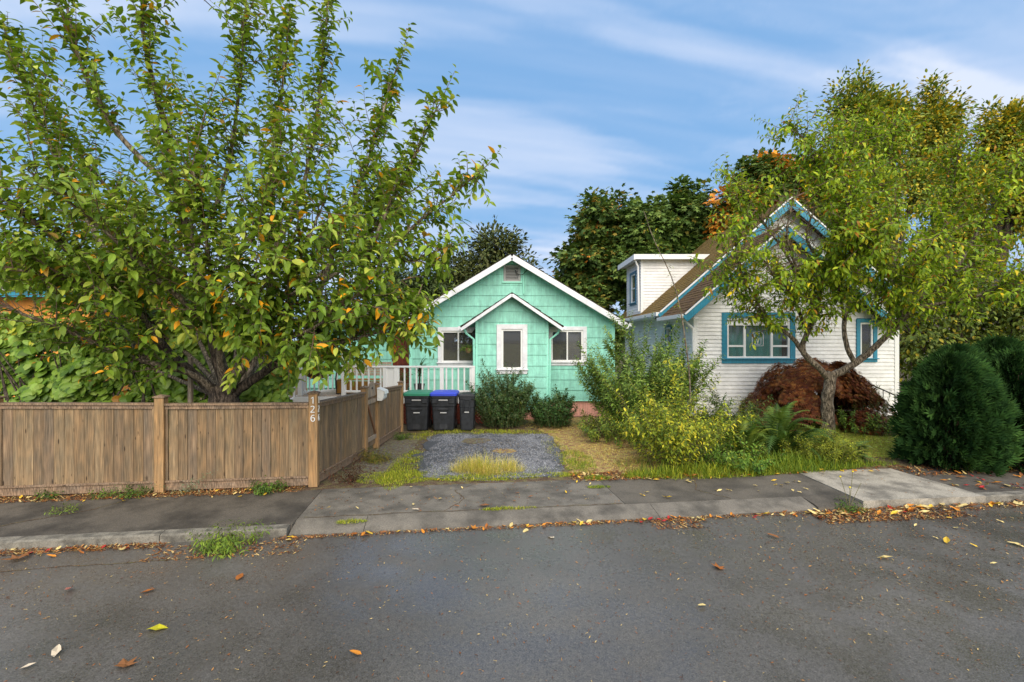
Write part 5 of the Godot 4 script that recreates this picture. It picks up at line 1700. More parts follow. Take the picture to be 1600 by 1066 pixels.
func make_shrubs() -> void:
	var lm := leaf_mesh(0.42, 0.3, 0.25)
	var lm2 := leaf_mesh(0.36, 0.45, 0.4, 0.02)
	# dark evergreen shrubs against the cottage
	var dark := [Color(0.0455, 0.0975, 0.0234), Color(0.065, 0.13, 0.0364), Color(0.104, 0.169, 0.065), Color(0.195, 0.247, 0.117), Color(0.13, 0.169, 0.026)]
	var o := {"gap": 0.026, "ls": 0.085, "per": 2, "droop": -0.05, "up": 0.35, "wob": 0.05, "r": 0.006, "along": 0.8, "pal": rep([[0, 8], [1, 10], [2, 7], [3, 3], [4, 2]]), "from": 0.0}
	shrub("evergreen_shrub", "taller dark evergreen shrub in front of the cottage's middle window", "shrub", Vector3(-0.25, 0, -13.75), 110, 1.25, Vector2(1.0, 1.95), 0.32, o, dark, lm, 0, 0.25, 0.4, 3001, 3)
	o.ls = 0.09
	shrub("evergreen_shrub", "lower bright green shrub at the foot of the cottage, right of the tall dark one", "shrub", Vector3(1.12, 0, -13.75), 75, 1.15, Vector2(0.6, 1.25), 0.38, o, [Color(0.04, 0.095, 0.02), Color(0.055, 0.13, 0.03), Color(0.085, 0.16, 0.05), Color(0.12, 0.18, 0.07), Color(0.11, 0.15, 0.02)], lm, 0, 0.25, 0.4, 3002, 3)
	# upright pear-like shrub between the houses
	var o2 := {"gap": 0.034, "ls": 0.125, "per": 2, "droop": 0.0, "up": 0.5, "wob": 0.035, "r": 0.009, "along": 0.8, "pal": rep([[0, 10], [1, 12], [2, 9], [3, 4]]), "from": 0.05}
	var pl2 := [Color(0.109, 0.201, 0.0315), Color(0.2, 0.311, 0.0501), Color(0.328, 0.437, 0.0858), Color(0.091, 0.146, 0.0215)]
	shrub("fruit_shrub", "tall upright green shrub with long shoots at the cottage's right corner", "shrub", Vector3(3.35, 0, -12.6), 75, 1.6, Vector2(2.0, 3.5), 0.62, o2, pl2, lm, 120, 0.4, 0.4, 3003, 4, [lm2])
	# yellow-green loose shrub in front
	var o3 := {"gap": 0.04, "ls": 0.09, "per": 2, "droop": 0.18, "up": -0.25, "wob": 0.08, "r": 0.006, "along": 0.5, "pal": rep([[0, 9], [1, 12], [2, 12], [3, 6], [4, 5]]), "from": 0.05}
	var pl3 := [Color(0.149, 0.208, 0.022), Color(0.257, 0.325, 0.0275), Color(0.446, 0.481, 0.0385), Color(0.675, 0.598, 0.044), Color(0.101, 0.156, 0.022)]
	var y := shrub("yellow_shrub", "loose yellow-green shrub with arching shoots by the pavement", "shrub", Vector3(3.05, 0, -9.35), 54, 1.1, Vector2(1.0, 2.5), 0.58, o3, pl3, lm, 240, 0.5, 0.5, 3004, 3, [lm2])
	# smaller neighbours
	shrub("yellow_shrub", "young yellow-green bush between the loose shrub and the fern", "shrub", Vector3(4.6, 0, -10.4), 26, 1.0, Vector2(0.5, 1.35), 0.6, o3, pl3, lm, 100, 0.5, 0.5, 3005, 3)
	var o4 := o3.duplicate()
	o4.ls = 0.085
	o4.gap = 0.03
	shrub("low_bush", "low bright green bush on the dry yard beside the tall upright shrub", "shrub", Vector3(2.35, 0, -11.9), 40, 1.3, Vector2(0.4, 0.95), 0.8, o4, [Color(0.09, 0.15, 0.02), Color(0.14, 0.21, 0.025), Color(0.21, 0.28, 0.035), Color(0.30, 0.32, 0.03), Color(0.06, 0.1, 0.02)], lm, 60, 0.45, 0.5, 3006, 2)
	shrub("leafy_bush", "dark leafy bush under the white house's front window", "shrub", Vector3(5.5, 0, -12.3), 45, 1.4, Vector2(0.7, 1.5), 0.6, o4, [Color(0.045, 0.09, 0.02), Color(0.07, 0.12, 0.03), Color(0.10, 0.15, 0.03), Color(0.20, 0.24, 0.03), Color(0.04, 0.07, 0.015)], lm, 0, 0.35, 0.5, 3007, 3)
	var o5 := {"gap": 0.02, "ls": 0.05, "per": 2, "droop": 0.05, "up": 0.1, "wob": 0.08, "r": 0.004, "along": 0.7, "pal": rep([[0, 8], [1, 10], [2, 8], [3, 4]]), "from": 0.1}
	shrub("meadow_rue", "fine leaved yellowish green plant beside the plum trunk", "plant", Vector3(6.05, 0, -9.75), 120, 1.3, Vector2(0.4, 0.85), 0.55, o5, [Color(0.169, 0.21, 0.024), Color(0.26, 0.294, 0.03), Color(0.364, 0.392, 0.036), Color(0.13, 0.182, 0.024)], lm, 0, 0.4, 0.6, 3008, 2)
	shrub("leafy_bush", "bright green leafy plants behind the lawn, left of the cedars", "shrub", Vector3(9.0, 0, -12.9), 50, 1.8, Vector2(0.4, 0.95), 0.6, o4, [Color(0.08, 0.15, 0.02), Color(0.13, 0.23, 0.03), Color(0.19, 0.31, 0.04), Color(0.25, 0.34, 0.04), Color(0.06, 0.1, 0.02)], lm, 0, 0.45, 0.5, 3009, 2)
	var o6 := {"gap": 0.02, "ls": 0.09, "droop": -0.3, "up": 0.3, "wob": 0.03, "r": 0.005, "along": 0.9, "spread": 0.7, "pal": rep([[0, 8], [1, 8], [2, 5]]), "from": 0.15}
	shrub("spurge", "grey green upright feathery plant by the white house steps", "plant", Vector3(9.75, 0, -13.4), 34, 1.0, Vector2(1.0, 1.6), 0.45, o6, [Color(0.09, 0.13, 0.05), Color(0.13, 0.17, 0.06), Color(0.18, 0.21, 0.08)], leaf_mesh(0.14, 0.2, 0.1), 0, 0.3, 0.6, 3010, 1)
	# a single whip rising out of the shrubs
	rng.seed = 3011
	shrub("leafy_bush", "low lush green undergrowth bush between the loose yellow-green shrub and the pavement slab", "shrub", Vector3(4.35, 0, -9.4), 60, 1.5, Vector2(0.25, 0.65), 0.8, o4, [Color(0.08, 0.16, 0.02), Color(0.12, 0.23, 0.028), Color(0.17, 0.29, 0.035), Color(0.26, 0.32, 0.035), Color(0.05, 0.11, 0.02)], lm, 0, 0.45, 0.5, 3020, 2)
	shrub("leafy_bush", "low mixed green growth in front of the cottage's right corner shrub", "shrub", Vector3(3.1, 0, -11.1), 55, 1.6, Vector2(0.4, 1.3), 0.7, o4, [Color(0.10, 0.17, 0.02), Color(0.16, 0.25, 0.028), Color(0.24, 0.32, 0.035), Color(0.38, 0.38, 0.035), Color(0.07, 0.12, 0.02)], lm, 0, 0.45, 0.5, 3021, 2)
	rng.seed = 3011
	var t := thing("whip_shoot", "single tall thin sucker rising past the white house gutter", "plant", W(1078, 690, 10.0))
	var p := new_plant()
	var cv := [W(1078, 690, 10.0), W(1078, 600, 10.0), W(1072, 540, 10.0), W(1062, 480, 10.0), W(1048, 430, 10.0), W(1022, 375, 10.0), W(1006, 330, 10.0)]
	limb(t, "stem", cv, 0.022, 0.006, M.bark_grey, 6)
	for i in 6:
		for k in 9:
			var a: Vector3 = (cv[i] as Vector3).lerp(cv[i + 1], k / 9.0)
			if i < 2 and k % 2: continue
			var oo := {"gap": 0.035, "ls": 0.07, "droop": 0.1, "up": 0.2, "wob": 0.05, "r": 0.003, "pal": [0, 1, 1, 2, 3, 4] if i > 4 else [0, 1, 2, 4], "from": 0.0}
			if rng.randf() < 0.75: shoot(p, a, rv() + Vector3.UP * 0.4, rng.randf_range(0.06, 0.16), oo)
	finish(t, p, lm, pl3, 80, "leaf", "foliage", 0.45, 0.5, M.twig_green)

# vines heaped over the fence behind the left panel
func make_vines() -> void:
	rng.seed = 4001
	var t := thing("vine", "mass of broad heart shaped vine leaves behind the fence at the left", "vine", Vector3(-8.2, 0, -9.6))
	var p := new_plant()
	var pal := [Color(0.15, 0.266, 0.0264), Color(0.225, 0.36, 0.0462), Color(0.3, 0.432, 0.0792), Color(0.0975, 0.18, 0.0238), Color(0.54, 0.518, 0.0396), Color(0.42, 0.202, 0.0264)]
	var n := FastNoiseLite.new()
	n.seed = 9
	n.frequency = 0.55
	for i in 8200:
		var x := rng.randf_range(-12.5, -4.6)
		var top := 2.75 + n.get_noise_2d(x * 1.6, 3.0) * 0.55 - maxf(0.0, x + 6.4) * 0.35
		var y := top * pow(rng.randf(), 0.75)
		var bulge := n.get_noise_2d(x * 1.4, y * 1.8) * 0.7
		var z := -9.75 + bulge - 0.5 * y / 2.8 - absf(rng.randfn(0, 0.22))
		var hi := y / top
		var c := 0
		var r := rng.randf()
		if hi > 0.82: c = 4 if r < 0.22 else (2 if r < 0.7 else 1)
		elif r < 0.26: c = 0
		elif r < 0.55: c = 1
		elif r < 0.76: c = 2
		elif r < 0.97: c = 3
		else: c = 5
		put_leaf(p, Vector3(x, y, z), Vector3(rng.randf_range(-0.8, 0.8), -0.75, 0.55) + rv() * 0.35, Vector3(rng.randf_range(-0.3, 0.3), 0.75, 0.7) + rv() * 0.3, rng.randf_range(0.10, 0.21), c)
	for k in 26:
		var x := rng.randf_range(-12, -5)
		tube(p.tw, PackedVector3Array([Vector3(x, 0, -9.9), Vector3(x + rng.randf_range(-0.3, 0.3), 1.2, -10.0), Vector3(x + rng.randf_range(-0.8, 0.8), 2.3, -10.1)]), PackedFloat32Array([0.03, 0.022, 0.01]), 5)
	finish(t, p, heart_leaf(), pal, 300, "leaf", "foliage", 0.45, 0.38, M.bark_dark)
	# the stake showing through the leaves
	solo("trellis_stake", cbox(Vector3(0.07, 2.1, 0.07), 0.006), M.greywood, "weathered grey trellis stake standing among the vine leaves", "stake", Vector3(-5.95, 1.05, -9.0))

func make_cedars() -> void:
	var fan := fan_spray(5, 0.8, 0.075)
	var pal := [Color(0.0144, 0.0481, 0.008), Color(0.0245, 0.0703, 0.0112), Color(0.0396, 0.0999, 0.016), Color(0.0612, 0.133, 0.0224)]
	var spots := [[8.5, -9.4, 2.1, 0.82, "leftmost globe-topped cedar of the hedge by the concrete slab"], [9.15, -10.0, 2.25, 0.78, "second cedar from the left in the dark hedge, with a blunt top"], [9.75, -9.4, 2.15, 0.9, "tall broad cedar in the hedge at the right edge of the photo"], [10.4, -10.4, 2.4, 0.85, "cedar standing behind its neighbours in the dark hedge"], [11.3, -9.7, 2.3, 0.95, "rightmost cedar of the hedge, cut off by the photo's edge"]]
	for i in spots.size():
		var q: Array = spots[i]
		rng.seed = 5000 + i
		var base := Vector3(q[0], 0, q[1])
		var t := thing("cedar_shrub", q[4], "cedar", base, "clipped cedars forming a hedge")
		var p := new_plant()
		var H: float = q[2]
		var R: float = q[3]
		var n := FastNoiseLite.new()
		n.seed = 50 + i
		n.frequency = 1.3
		for k in 9000:
			var f := pow(rng.randf(), 0.85)
			var a := rng.randf() * TAU
			var prof := sqrt(maxf(0.0, 1.0 - pow(f, 3.6))) * (0.86 + 0.14 * smoothstep(0.0, 0.3, f)) * (1.0 - 0.16 * f)
			var bump := 1.0 + 0.5 * n.get_noise_3d(cos(a) * 2.4, f * 5.0, sin(a) * 2.4)
			var rr := R * prof * bump * (1.0 - 0.42 * pow(rng.randf(), 1.4))
			var pos := base + Vector3(cos(a) * rr, 0.02 + f * H * (0.96 + 0.06 * n.get_noise_2d(a * 2.0, 1.0)), sin(a) * rr)
			var out := Vector3(cos(a), 0, sin(a))
			var tang := Vector3(-sin(a), 0, cos(a))
			put_leaf(p, pos - out * 0.05, out * 0.9 + Vector3.UP * rng.randf_range(0.2, 1.0) + rv() * 0.4, tang + rv() * 0.7, rng.randf_range(0.12, 0.26), int(clampf(rng.randfn(1.3, 0.9), 0, 3)))
		for k in 40:
			var a := rng.randf() * TAU
			var y := rng.randf_range(0.2, H * 0.75)
			tube(p.tw, PackedVector3Array([base + Vector3(0, y * 0.6, 0), base + Vector3(cos(a) * R * 0.6, y + 0.3, sin(a) * R * 0.6)]), PackedFloat32Array([0.02, 0.006]), 4, false)
		limb(t, "trunk", [base, base + Vector3(0.02, H * 0.5, 0), base + Vector3(0, H * 0.85, 0)], 0.07, 0.02, M.bark_dark, 7)
		finish(t, p, fan, pal, 0, "spray", "foliage", 0.2, 0.9, M.twig)

func make_red_maple() -> void:
	rng.seed = 6001
	var base := Vector3(8.5, 0, -13.75)
	var t := thing("red_maple_shrub", "domed weeping maple shrub with dark rusty red cut leaves under the front window", "maple shrub", base)
	var p := new_plant()
	var pal := [Color(0.161, 0.0439, 0.0146), Color(0.247, 0.0752, 0.0187), Color(0.365, 0.139, 0.0312), Color(0.0969, 0.0254, 0.0125), Color(0.215, 0.104, 0.0312)]
	# overlapping drooping mounds
	var mounds: Array[Vector4] = []
	for k in 34:
		var a := rng.randf() * TAU
		var r := sqrt(rng.randf())
		mounds.append(Vector4(cos(a) * r * 1.65, 0.65 + 1.35 * (1.0 - r * r) + rng.randf_range(-0.15, 0.1), sin(a) * r * 1.1, rng.randf_range(0.45, 0.7)))
	for m in mounds:
		for k in 700:
			var a := rng.randf() * TAU
			var r := sqrt(rng.randf())
			var y := -0.55 * r * r
			var pos := base + Vector3(m.x + cos(a) * r * m.w, m.y + y * m.w / 0.55 + rng.randf_range(-0.08, 0.05), m.z + sin(a) * r * m.w)
			if pos.y < 0.05: continue
			var out := Vector3(pos.x - base.x, 0, pos.z - base.z).normalized()
			put_leaf(p, pos, out * 0.5 + Vector3(cos(a), 0, sin(a)) * r * 0.6 - Vector3.UP * (0.35 + r * 0.8) + rv() * 0.3, Vector3.UP + out + rv() * 0.4, rng.randf_range(0.09, 0.15), [0, 0, 1, 1, 2, 3, 4][rng.randi() % 7] if m.y > 1.2 else [0, 0, 1, 3, 3, 4][rng.randi() % 6])
	for k in 16:
		var m := mounds[k]
		tube(p.tw, PackedVector3Array([base + Vector3(0, 0.1, 0), base + Vector3(m.x * 0.4, m.y * 0.8, m.z * 0.4), base + Vector3(m.x, m.y - 0.05, m.z)]), PackedFloat32Array([0.05, 0.03, 0.01]), 5)
	finish(t, p, fan_spray(5, 1.0, 0.07), pal, 0, "leaf", "foliage", 0.3, 0.6, M.bark_dark)

func frond_mesh(curl: float, sd: int) -> ArrayMesh:   # sword fern frond: along +z, rising then arching over
	var st := ST()
	rng.seed = sd
	var prev := Vector3.ZERO
	for i in 26:
		var u := (i + 1) / 26.0
		var c := Vector3(0, 0.62 * sin(u * PI * 0.62) * (1.0 - curl * u * u), u * 0.82)
		var d := (c - prev).normalized()
		var w := 0.135 * sin(PI * pow(0.06 + 0.93 * u, 0.75)) + 0.004
		for s: float in [-1.0, 1.0]:
			var tip := c + Vector3(s * w, -0.025 + rng.randf_range(-0.008, 0.008), w * 0.35)
			if s > 0: tri(st, prev, tip, c)
			else: tri(st, prev, c, tip)
		quad(st, prev + Vector3(-0.004, 0, 0), prev + Vector3(0.004, 0, 0), c + Vector3(0.003, 0, 0), c + Vector3(-0.003, 0, 0))
		prev = c
	return st.commit()

func make_ferns() -> void:
	var fm := [frond_mesh(0.25, 1), frond_mesh(0.55, 2), frond_mesh(0.05, 3)]
	var cs := [Color(0.05, 0.10, 0.018), Color(0.08, 0.15, 0.022), Color(0.13, 0.20, 0.03), Color(0.20, 0.26, 0.03)]
	var ms := []
	for c: Color in cs: ms.append(leaf_mat(c, 0.4, 0.5, false))
	var spots := [[5.45, -9.95, 1.2, 48, "large dark green sword fern left of the plum trunk"], [4.75, -9.9, 0.85, 26, "yellowish sword fern between the young bush and the large fern"]]
	for q: Array in spots:
		rng.seed = 7000 + int(q[0] * 10)
		var t := thing("sword_fern", q[4], "fern", Vector3(q[0], 0, q[1]), "")
		for k in int(q[3]):
			var a := rng.randf() * TAU
			var tilt := rng.randf_range(-0.75, 0.25)
			part("frond", fm[k % 3], ms[(rng.randi() % 3) if q[3] > 30 else 1 + rng.randi() % 3], t, Vector3(cos(a) * 0.05, 0.0, sin(a) * 0.05), (Basis(Vector3.UP, a) * Basis(Vector3.RIGHT, tilt)).scaled_local(Vector3.ONE * q[2] * rng.randf_range(0.7, 1.1)))
	# hosta
	rng.seed = 7100
	var h := thing("hosta", "hosta with broad pale edged leaves between the yellowish plant and the cedars", "plant", Vector3(6.75, 0, -9.75))
	var hl := leaf_mesh(0.5, 0.25, 0.35)
	var hm := [leaf_mat(Color(0.13, 0.20, 0.05), 0.35, 0.45, false), leaf_mat(Color(0.20, 0.26, 0.09), 0.35, 0.45, false), leaf_mat(Color(0.09, 0.15, 0.035), 0.35, 0.45, false)]
	for k in 34:
		var a := rng.randf() * TAU
		part("leaf", hl, hm[rng.randi() % 3], h, Vector3(cos(a) * 0.12 * rng.randf(), 0.05 + rng.randf() * 0.22, sin(a) * 0.12), (Basis(Vector3.UP, a) * Basis(Vector3.RIGHT, rng.randf_range(-0.85, -0.1))).scaled_local(Vector3.ONE * rng.randf_range(0.28, 0.44)))
	# iris-like strap leaves behind the young bush
	var iris := thing("strap_leaf_plant", "clump of dark strap leaves beside a thin stake under the front window", "plant", Vector3(5.0, 0, -11.6))
	var bm := blade_mesh(0.35)
	var im := [leaf_mat(Color(0.05, 0.10, 0.025), 0.3, 0.45, false), leaf_mat(Color(0.08, 0.14, 0.03), 0.3, 0.45, false)]
	for k in 60:
		var a := rng.randf() * TAU
		part("blade", bm, im[k % 2], iris, Vector3(rng.randf_range(-0.35, 0.35), 0, rng.randf_range(-0.25, 0.25)), (Basis(Vector3.UP, a) * Basis(Vector3.RIGHT, rng.randf_range(0.0, 0.5))).scaled_local(Vector3(0.75, rng.randf_range(0.5, 0.9), 0.8)))

# ---------------------------------------------------------------- trees beyond the houses
# lobes: [x, y, z, rx, ry, rz] in world metres; leaves gathered in clumps on the lobes' shells
func far_tree(called: String, label: String, base: Vector3, lobes: Array, clumps: int, per: int, cr: float, ls: float, pal: Array, wts: Array, mesh: Mesh, sd: int, autumn: Array = [], upright := 0.0) -> void:
	rng.seed = sd
	var t := thing(called, label, "tree", base, "")
	var p := new_plant()
	var top := base
	for L: Array in lobes: top += (Vector3(L[0], L[1], L[2]) - base) / lobes.size()
	limb(t, "trunk", [base, base.lerp(top, 0.4) + rv() * 0.2, base.lerp(top, 0.95)], 0.35, 0.14, M.bark_dark, 9)
	var tot := 0.0
	for L: Array in lobes: tot += L[3] * L[4]
	for L: Array in lobes:
		var c := Vector3(L[0], L[1], L[2])
		var nn := int(clumps * L[3] * L[4] / tot)
		tube(p.tw, PackedVector3Array([base.lerp(top, 0.45), (base.lerp(top, 0.6) + c) / 2.0 + Vector3(0, 0.3, 0), c]), PackedFloat32Array([0.16, 0.11, 0.05]), 6)
		for k in nn:
			var dir := Vector3(rng.randfn(), rng.randfn(), rng.randfn()).normalized()
			var rad := pow(rng.randf(), 0.45)
			var cc := c + dir * rad * Vector3(L[3], L[4], L[5])
			if k % 2 == 0:
				tube(p.tw, PackedVector3Array([c + dir * 0.15, c.lerp(cc, 0.6) + Vector3(0, -0.1, 0), cc]), PackedFloat32Array([0.05, 0.03, 0.01]), 4, false)
			var use := wts
			if not autumn.is_empty() and rng.randf() < autumn[0]: use = autumn[1]
			var tone := rng.randf()
			for j in per:
				var v := Vector3(rng.randfn(), rng.randfn() * (0.65 + upright), rng.randfn())
				var pos := cc + v * cr * 0.55
				put_leaf(p, pos, v * 0.7 + dir * 0.4 + Vector3.DOWN * (0.45 - upright) + rv() * 0.4, Vector3.UP + dir * 0.5 + rv() * 0.6, ls * rng.randf_range(0.7, 1.25), use[rng.randi() % use.size()])
	finish(t, p, mesh, pal, 0, "leaf", "foliage", 0.35, 0.5, M.bark_dark)

func make_far_trees() -> void:
	var mp := star_leaf(5, 0.45, 0.25)
	var lf := leaf_mesh(0.5, 0.3, 0.3)
	var gp := [Color(0.0956, 0.163, 0.0343), Color(0.149, 0.229, 0.0468), Color(0.213, 0.291, 0.0624), Color(0.0595, 0.108, 0.025), Color(0.85, 0.333, 0.0312), Color(0.552, 0.208, 0.0312), Color(0.34, 0.27, 0.0468)]
	var gw := rep([[0, 10], [1, 9], [2, 5], [3, 9], [6, 1]])
	var ow := rep([[4, 5], [5, 6], [6, 4], [1, 2]])
	# big maples between the houses
	far_tree("maple_tree", "dark green maple with browning top left of the dormer, behind the cottage roof", Vector3(5.2, 0, -30), [[4.8, 7.0, -30, 1.9, 2.2, 2.0], [5.6, 9.8, -30, 1.7, 1.7, 1.7], [4.4, 4.4, -30, 1.6, 1.8, 1.8], [6.6, 7.5, -30.5, 1.6, 2.4, 1.8], [5.0, 2.4, -29.6, 2.0, 1.5, 1.6]], 210, 85, 0.62, 0.34, gp, rep([[0, 10], [1, 8], [2, 4], [3, 9], [6, 4], [5, 1]]), mp, 8001)
	far_tree("maple_tree", "broad dark green maple rising behind the white dormer", Vector3(9.6, 0, -29), [[8.3, 9.2, -29, 1.9, 1.9, 1.8], [10.6, 9.7, -29, 2.0, 1.9, 1.9], [9.6, 7.0, -28.5, 2.3, 2.0, 1.9], [7.6, 6.4, -28.5, 1.7, 2.2, 1.7], [12.0, 8.0, -29, 1.9, 2.0, 1.9]], 230, 85, 0.62, 0.34, gp, gw, mp, 8002)
	far_tree("maple_tree", "maple with a patch of bright orange autumn leaves above the mossy roof", Vector3(13.2, 0, -27), [[12.2, 9.0, -27, 1.5, 2.0, 1.5], [14.4, 10.8, -27, 1.9, 1.7, 1.7], [13.0, 7.0, -26.5, 1.6, 1.7, 1.5], [15.8, 9.4, -27, 1.8, 2.0, 1.8]], 170, 85, 0.6, 0.33, gp, gw, mp, 8003, [0.38, ow])
	far_tree("maple_tree", "tall dark tree peering over the white house ridge", Vector3(17.5, 0, -30), [[17.0, 11.2, -30, 2.0, 2.2, 2.0], [19.6, 12.0, -30, 2.2, 2.2, 2.0], [18.2, 8.0, -29.5, 2.6, 2.2, 2.0]], 150, 85, 0.66, 0.35, gp, gw, mp, 8004)
	# upright trees at the right with golden leaves
	var pp := [Color(0.144, 0.22, 0.0396), Color(0.251, 0.3, 0.0462), Color(0.483, 0.392, 0.0396), Color(0.657, 0.461, 0.033), Color(0.0966, 0.161, 0.029), Color(0.348, 0.415, 0.066)]
	var spots := [[19.4, -28, 17.6, "upright poplar with tufted green top, left of the two taller golden ones"], [22.0, -28, 17.4, "upright poplar turning golden behind the plum tree's crown"], [25.6, -29, 18.2, "tall golden brown poplar behind the plum tree, second from the right edge"], [29.0, -29, 16.8, "golden poplar cut off by the photo's right edge"]]
	for i in spots.size():
		var q: Array = spots[i]
		var L := []
		rng.seed = 8100 + i
		for k in 9:
			var a := rng.randf() * TAU
			var h := rng.randf_range(0.35, 0.92)
			var r := 1.7 * (1.0 - pow(h, 2.2)) + 0.5
			L.append([q[0] + cos(a) * r * 0.8, q[2] * h - 0.4, q[1] + sin(a) * r * 0.6, 0.75, rng.randf_range(1.3, 2.1), 0.75])
		L.append([q[0] - 0.5, q[2] * 0.90, q[1], 0.5, 1.6, 0.5])
		L.append([q[0] + 0.6, q[2] * 0.86, q[1], 0.5, 1.5, 0.5])
		far_tree("poplar_tree", q[3], Vector3(q[0], 0, q[1]), L, 420, 46, 0.5, 0.24, pp, rep([[0, 6], [1, 6], [2, 5 + i * 2], [3, 1 + i * 2], [4, 7], [5, 4]]), lf, 8200 + i, [], 0.5)
	# behind the cottage's left slope
	far_tree("elm_tree", "dark olive tree right behind the cottage's left roof slope", Vector3(-1.9, 0, -27), [[-2.6, 5.6, -27, 1.6, 2.0, 1.6], [-0.9, 7.0, -27, 1.5, 1.5, 1.5], [-1.8, 4.2, -26.5, 1.8, 1.6, 1.5], [0.3, 5.6, -27, 1.1, 1.5, 1.2]], 230, 70, 0.5, 0.24, [Color(0.09, 0.115, 0.03), Color(0.13, 0.15, 0.04), Color(0.13, 0.14, 0.045), Color(0.04, 0.055, 0.018)], rep([[0, 8], [1, 8], [2, 5], [3, 7]]), lf, 8301, [], 0.45)
	far_tree("elm_tree", "dull green tree behind the cottage, showing between cherry twigs and roof", Vector3(-5.0, 0, -26), [[-5.2, 4.6, -26, 1.9, 2.0, 1.7], [-3.6, 4.0, -25.6, 1.5, 2.0, 1.5], [-6.6, 3.6, -26, 1.6, 1.7, 1.5]], 190, 70, 0.5, 0.24, [Color(0.06, 0.09, 0.025), Color(0.09, 0.13, 0.035), Color(0.13, 0.17, 0.05), Color(0.045, 0.065, 0.02)], rep([[0, 8], [1, 8], [2, 5], [3, 7]]), lf, 8302, [], 0.3)
	# hedge of mixed green beyond, closing the gap right of the cedars
	far_tree("laurel_tree", "yellow flecked green shrubbery behind the cedars at the right", Vector3(15.2, 0, -16.5), [[13.6, 2.6, -16.5, 1.3, 1.5, 1.2], [15.2, 3.4, -16.8, 1.6, 1.8, 1.3], [17.0, 3.2, -16.5, 1.6, 2.0, 1.3], [16.0, 1.4, -16, 2.6, 1.3, 1.2]], 200, 70, 0.45, 0.16, [Color(0.10, 0.14, 0.02), Color(0.15, 0.19, 0.025), Color(0.07, 0.11, 0.02), Color(0.42, 0.34, 0.03)], rep([[0, 8], [1, 8], [2, 8], [3, 2]]), lf, 8303)

# ---------------------------------------------------------------- grass, moss, stones, weeds
func scatter(called: String, label: String, category: String, meshes: Array, areas: Array, pal: Array, back: float, rough: float, sd: int, structure := false) -> void:
	# areas: [centre, radius x, radius z, yaw, count, height min, height max, colour weights, lie flat 0..1]
	rng.seed = sd
	var root := thing(called, label, category, Vector3.ZERO)
	root.set_meta("kind", "stuff")
	var k := 0
	for mesh: Mesh in meshes:
		var xs: Array[Transform3D] = []
		var cs: Array[Color] = []
		for A: Array in areas:
			var b := Basis(Vector3.UP, A[3])
			var n := FastNoiseLite.new()
			n.seed = int(A[4])
			n.frequency = 1.6
			for i in int(A[4]) / meshes.size():
				var a := rng.randf() * TAU
				var r := sqrt(rng.randf())
				var q := b * Vector3(cos(a) * r * A[1], 0, sin(a) * r * A[2])
				if n.get_noise_2d(q.x * 1.5, q.z * 1.5) < rng.randf_range(-0.5, 0.15): continue
				var h := rng.randf_range(A[5], A[6]) * (1.0 - 0.5 * r * r)
				var bs := Basis(Vector3.UP, rng.randf() * TAU) * Basis(Vector3.RIGHT, rng.randf_range(-0.2, 0.9) * A[8])
				var wd: float = maxf(h, 0.06) * float(A[9] if A.size() > 9 else 1.0)
				xs.append(Transform3D(bs.scaled_local(Vector3(wd, h, h)), (A[0] as Vector3) + q))
				var c: Color = pal[A[7][rng.randi() % A[7].size()]]
				cs.append(c * rng.randf_range(0.8, 1.2))
		if xs.is_empty(): continue
		var mm := MultiMesh.new()
		mm.transform_format = MultiMesh.TRANSFORM_3D
		mm.use_colors = true
		mm.mesh = mesh
		mm.instance_count = xs.size()
		for i in xs.size():
			mm.set_instance_transform(i, xs[i])
			mm.set_instance_color(i, cs[i])
		var mi := MultiMeshInstance3D.new()
		mi.name = "blades" if k == 0 else "blades_%03d" % k
		mi.multimesh = mm
		mi.material_override = leaf_mat(Color.WHITE, back, rough)
		mi.set_meta("kind", "stuff")
		root.add_child(mi)
		k += 1

func weed(called: String, label: String, at: Vector3, n: int, h: Vector2, spread: float, pal: Array, mesh: Mesh, ls: float, sd: int, group := "") -> void:
	rng.seed = sd
	var t := thing(called, label, "weed", at, group)
	var p := new_plant()
	var w := range(pal.size())
	var o := {"gap": 0.022, "ls": ls, "droop": 0.1, "up": 0.1, "wob": 0.1, "r": 0.003, "along": 0.5, "pal": w, "from": 0.0}
	for i in n:
		var a := rng.randf() * TAU
		shoot(p, at + Vector3(cos(a), 0, sin(a)) * spread * rng.randf() * 0.6, Vector3(cos(a) * 0.9, rng.randf_range(0.3, 1.2), sin(a) * 0.9), rng.randf_range(h.x, h.y), o)
	finish(t, p, mesh, pal, 0, "leaf", "foliage", 0.4, 0.5, M.twig_green)

func pebble(sd: int) -> ArrayMesh:
	rng.seed = sd
	var st := ST()
	var v: Array[Vector3] = []
	for k in 5:
		var a := TAU * k / 5.0 + rng.randf_range(-0.3, 0.3)
		v.append(Vector3(cos(a) * rng.randf_range(0.35, 0.55), rng.randf_range(-0.05, 0.12), sin(a) * rng.randf_range(0.35, 0.55)))
	var top := Vector3(rng.randf_range(-0.1, 0.1), rng.randf_range(0.25, 0.4), rng.randf_range(-0.1, 0.1))
	var bot := Vector3(0, -0.3, 0)
	for k in 5:
		tri(st, top, v[(k + 1) % 5], v[k])
		tri(st, bot, v[k], v[(k + 1) % 5])
	return st.commit()

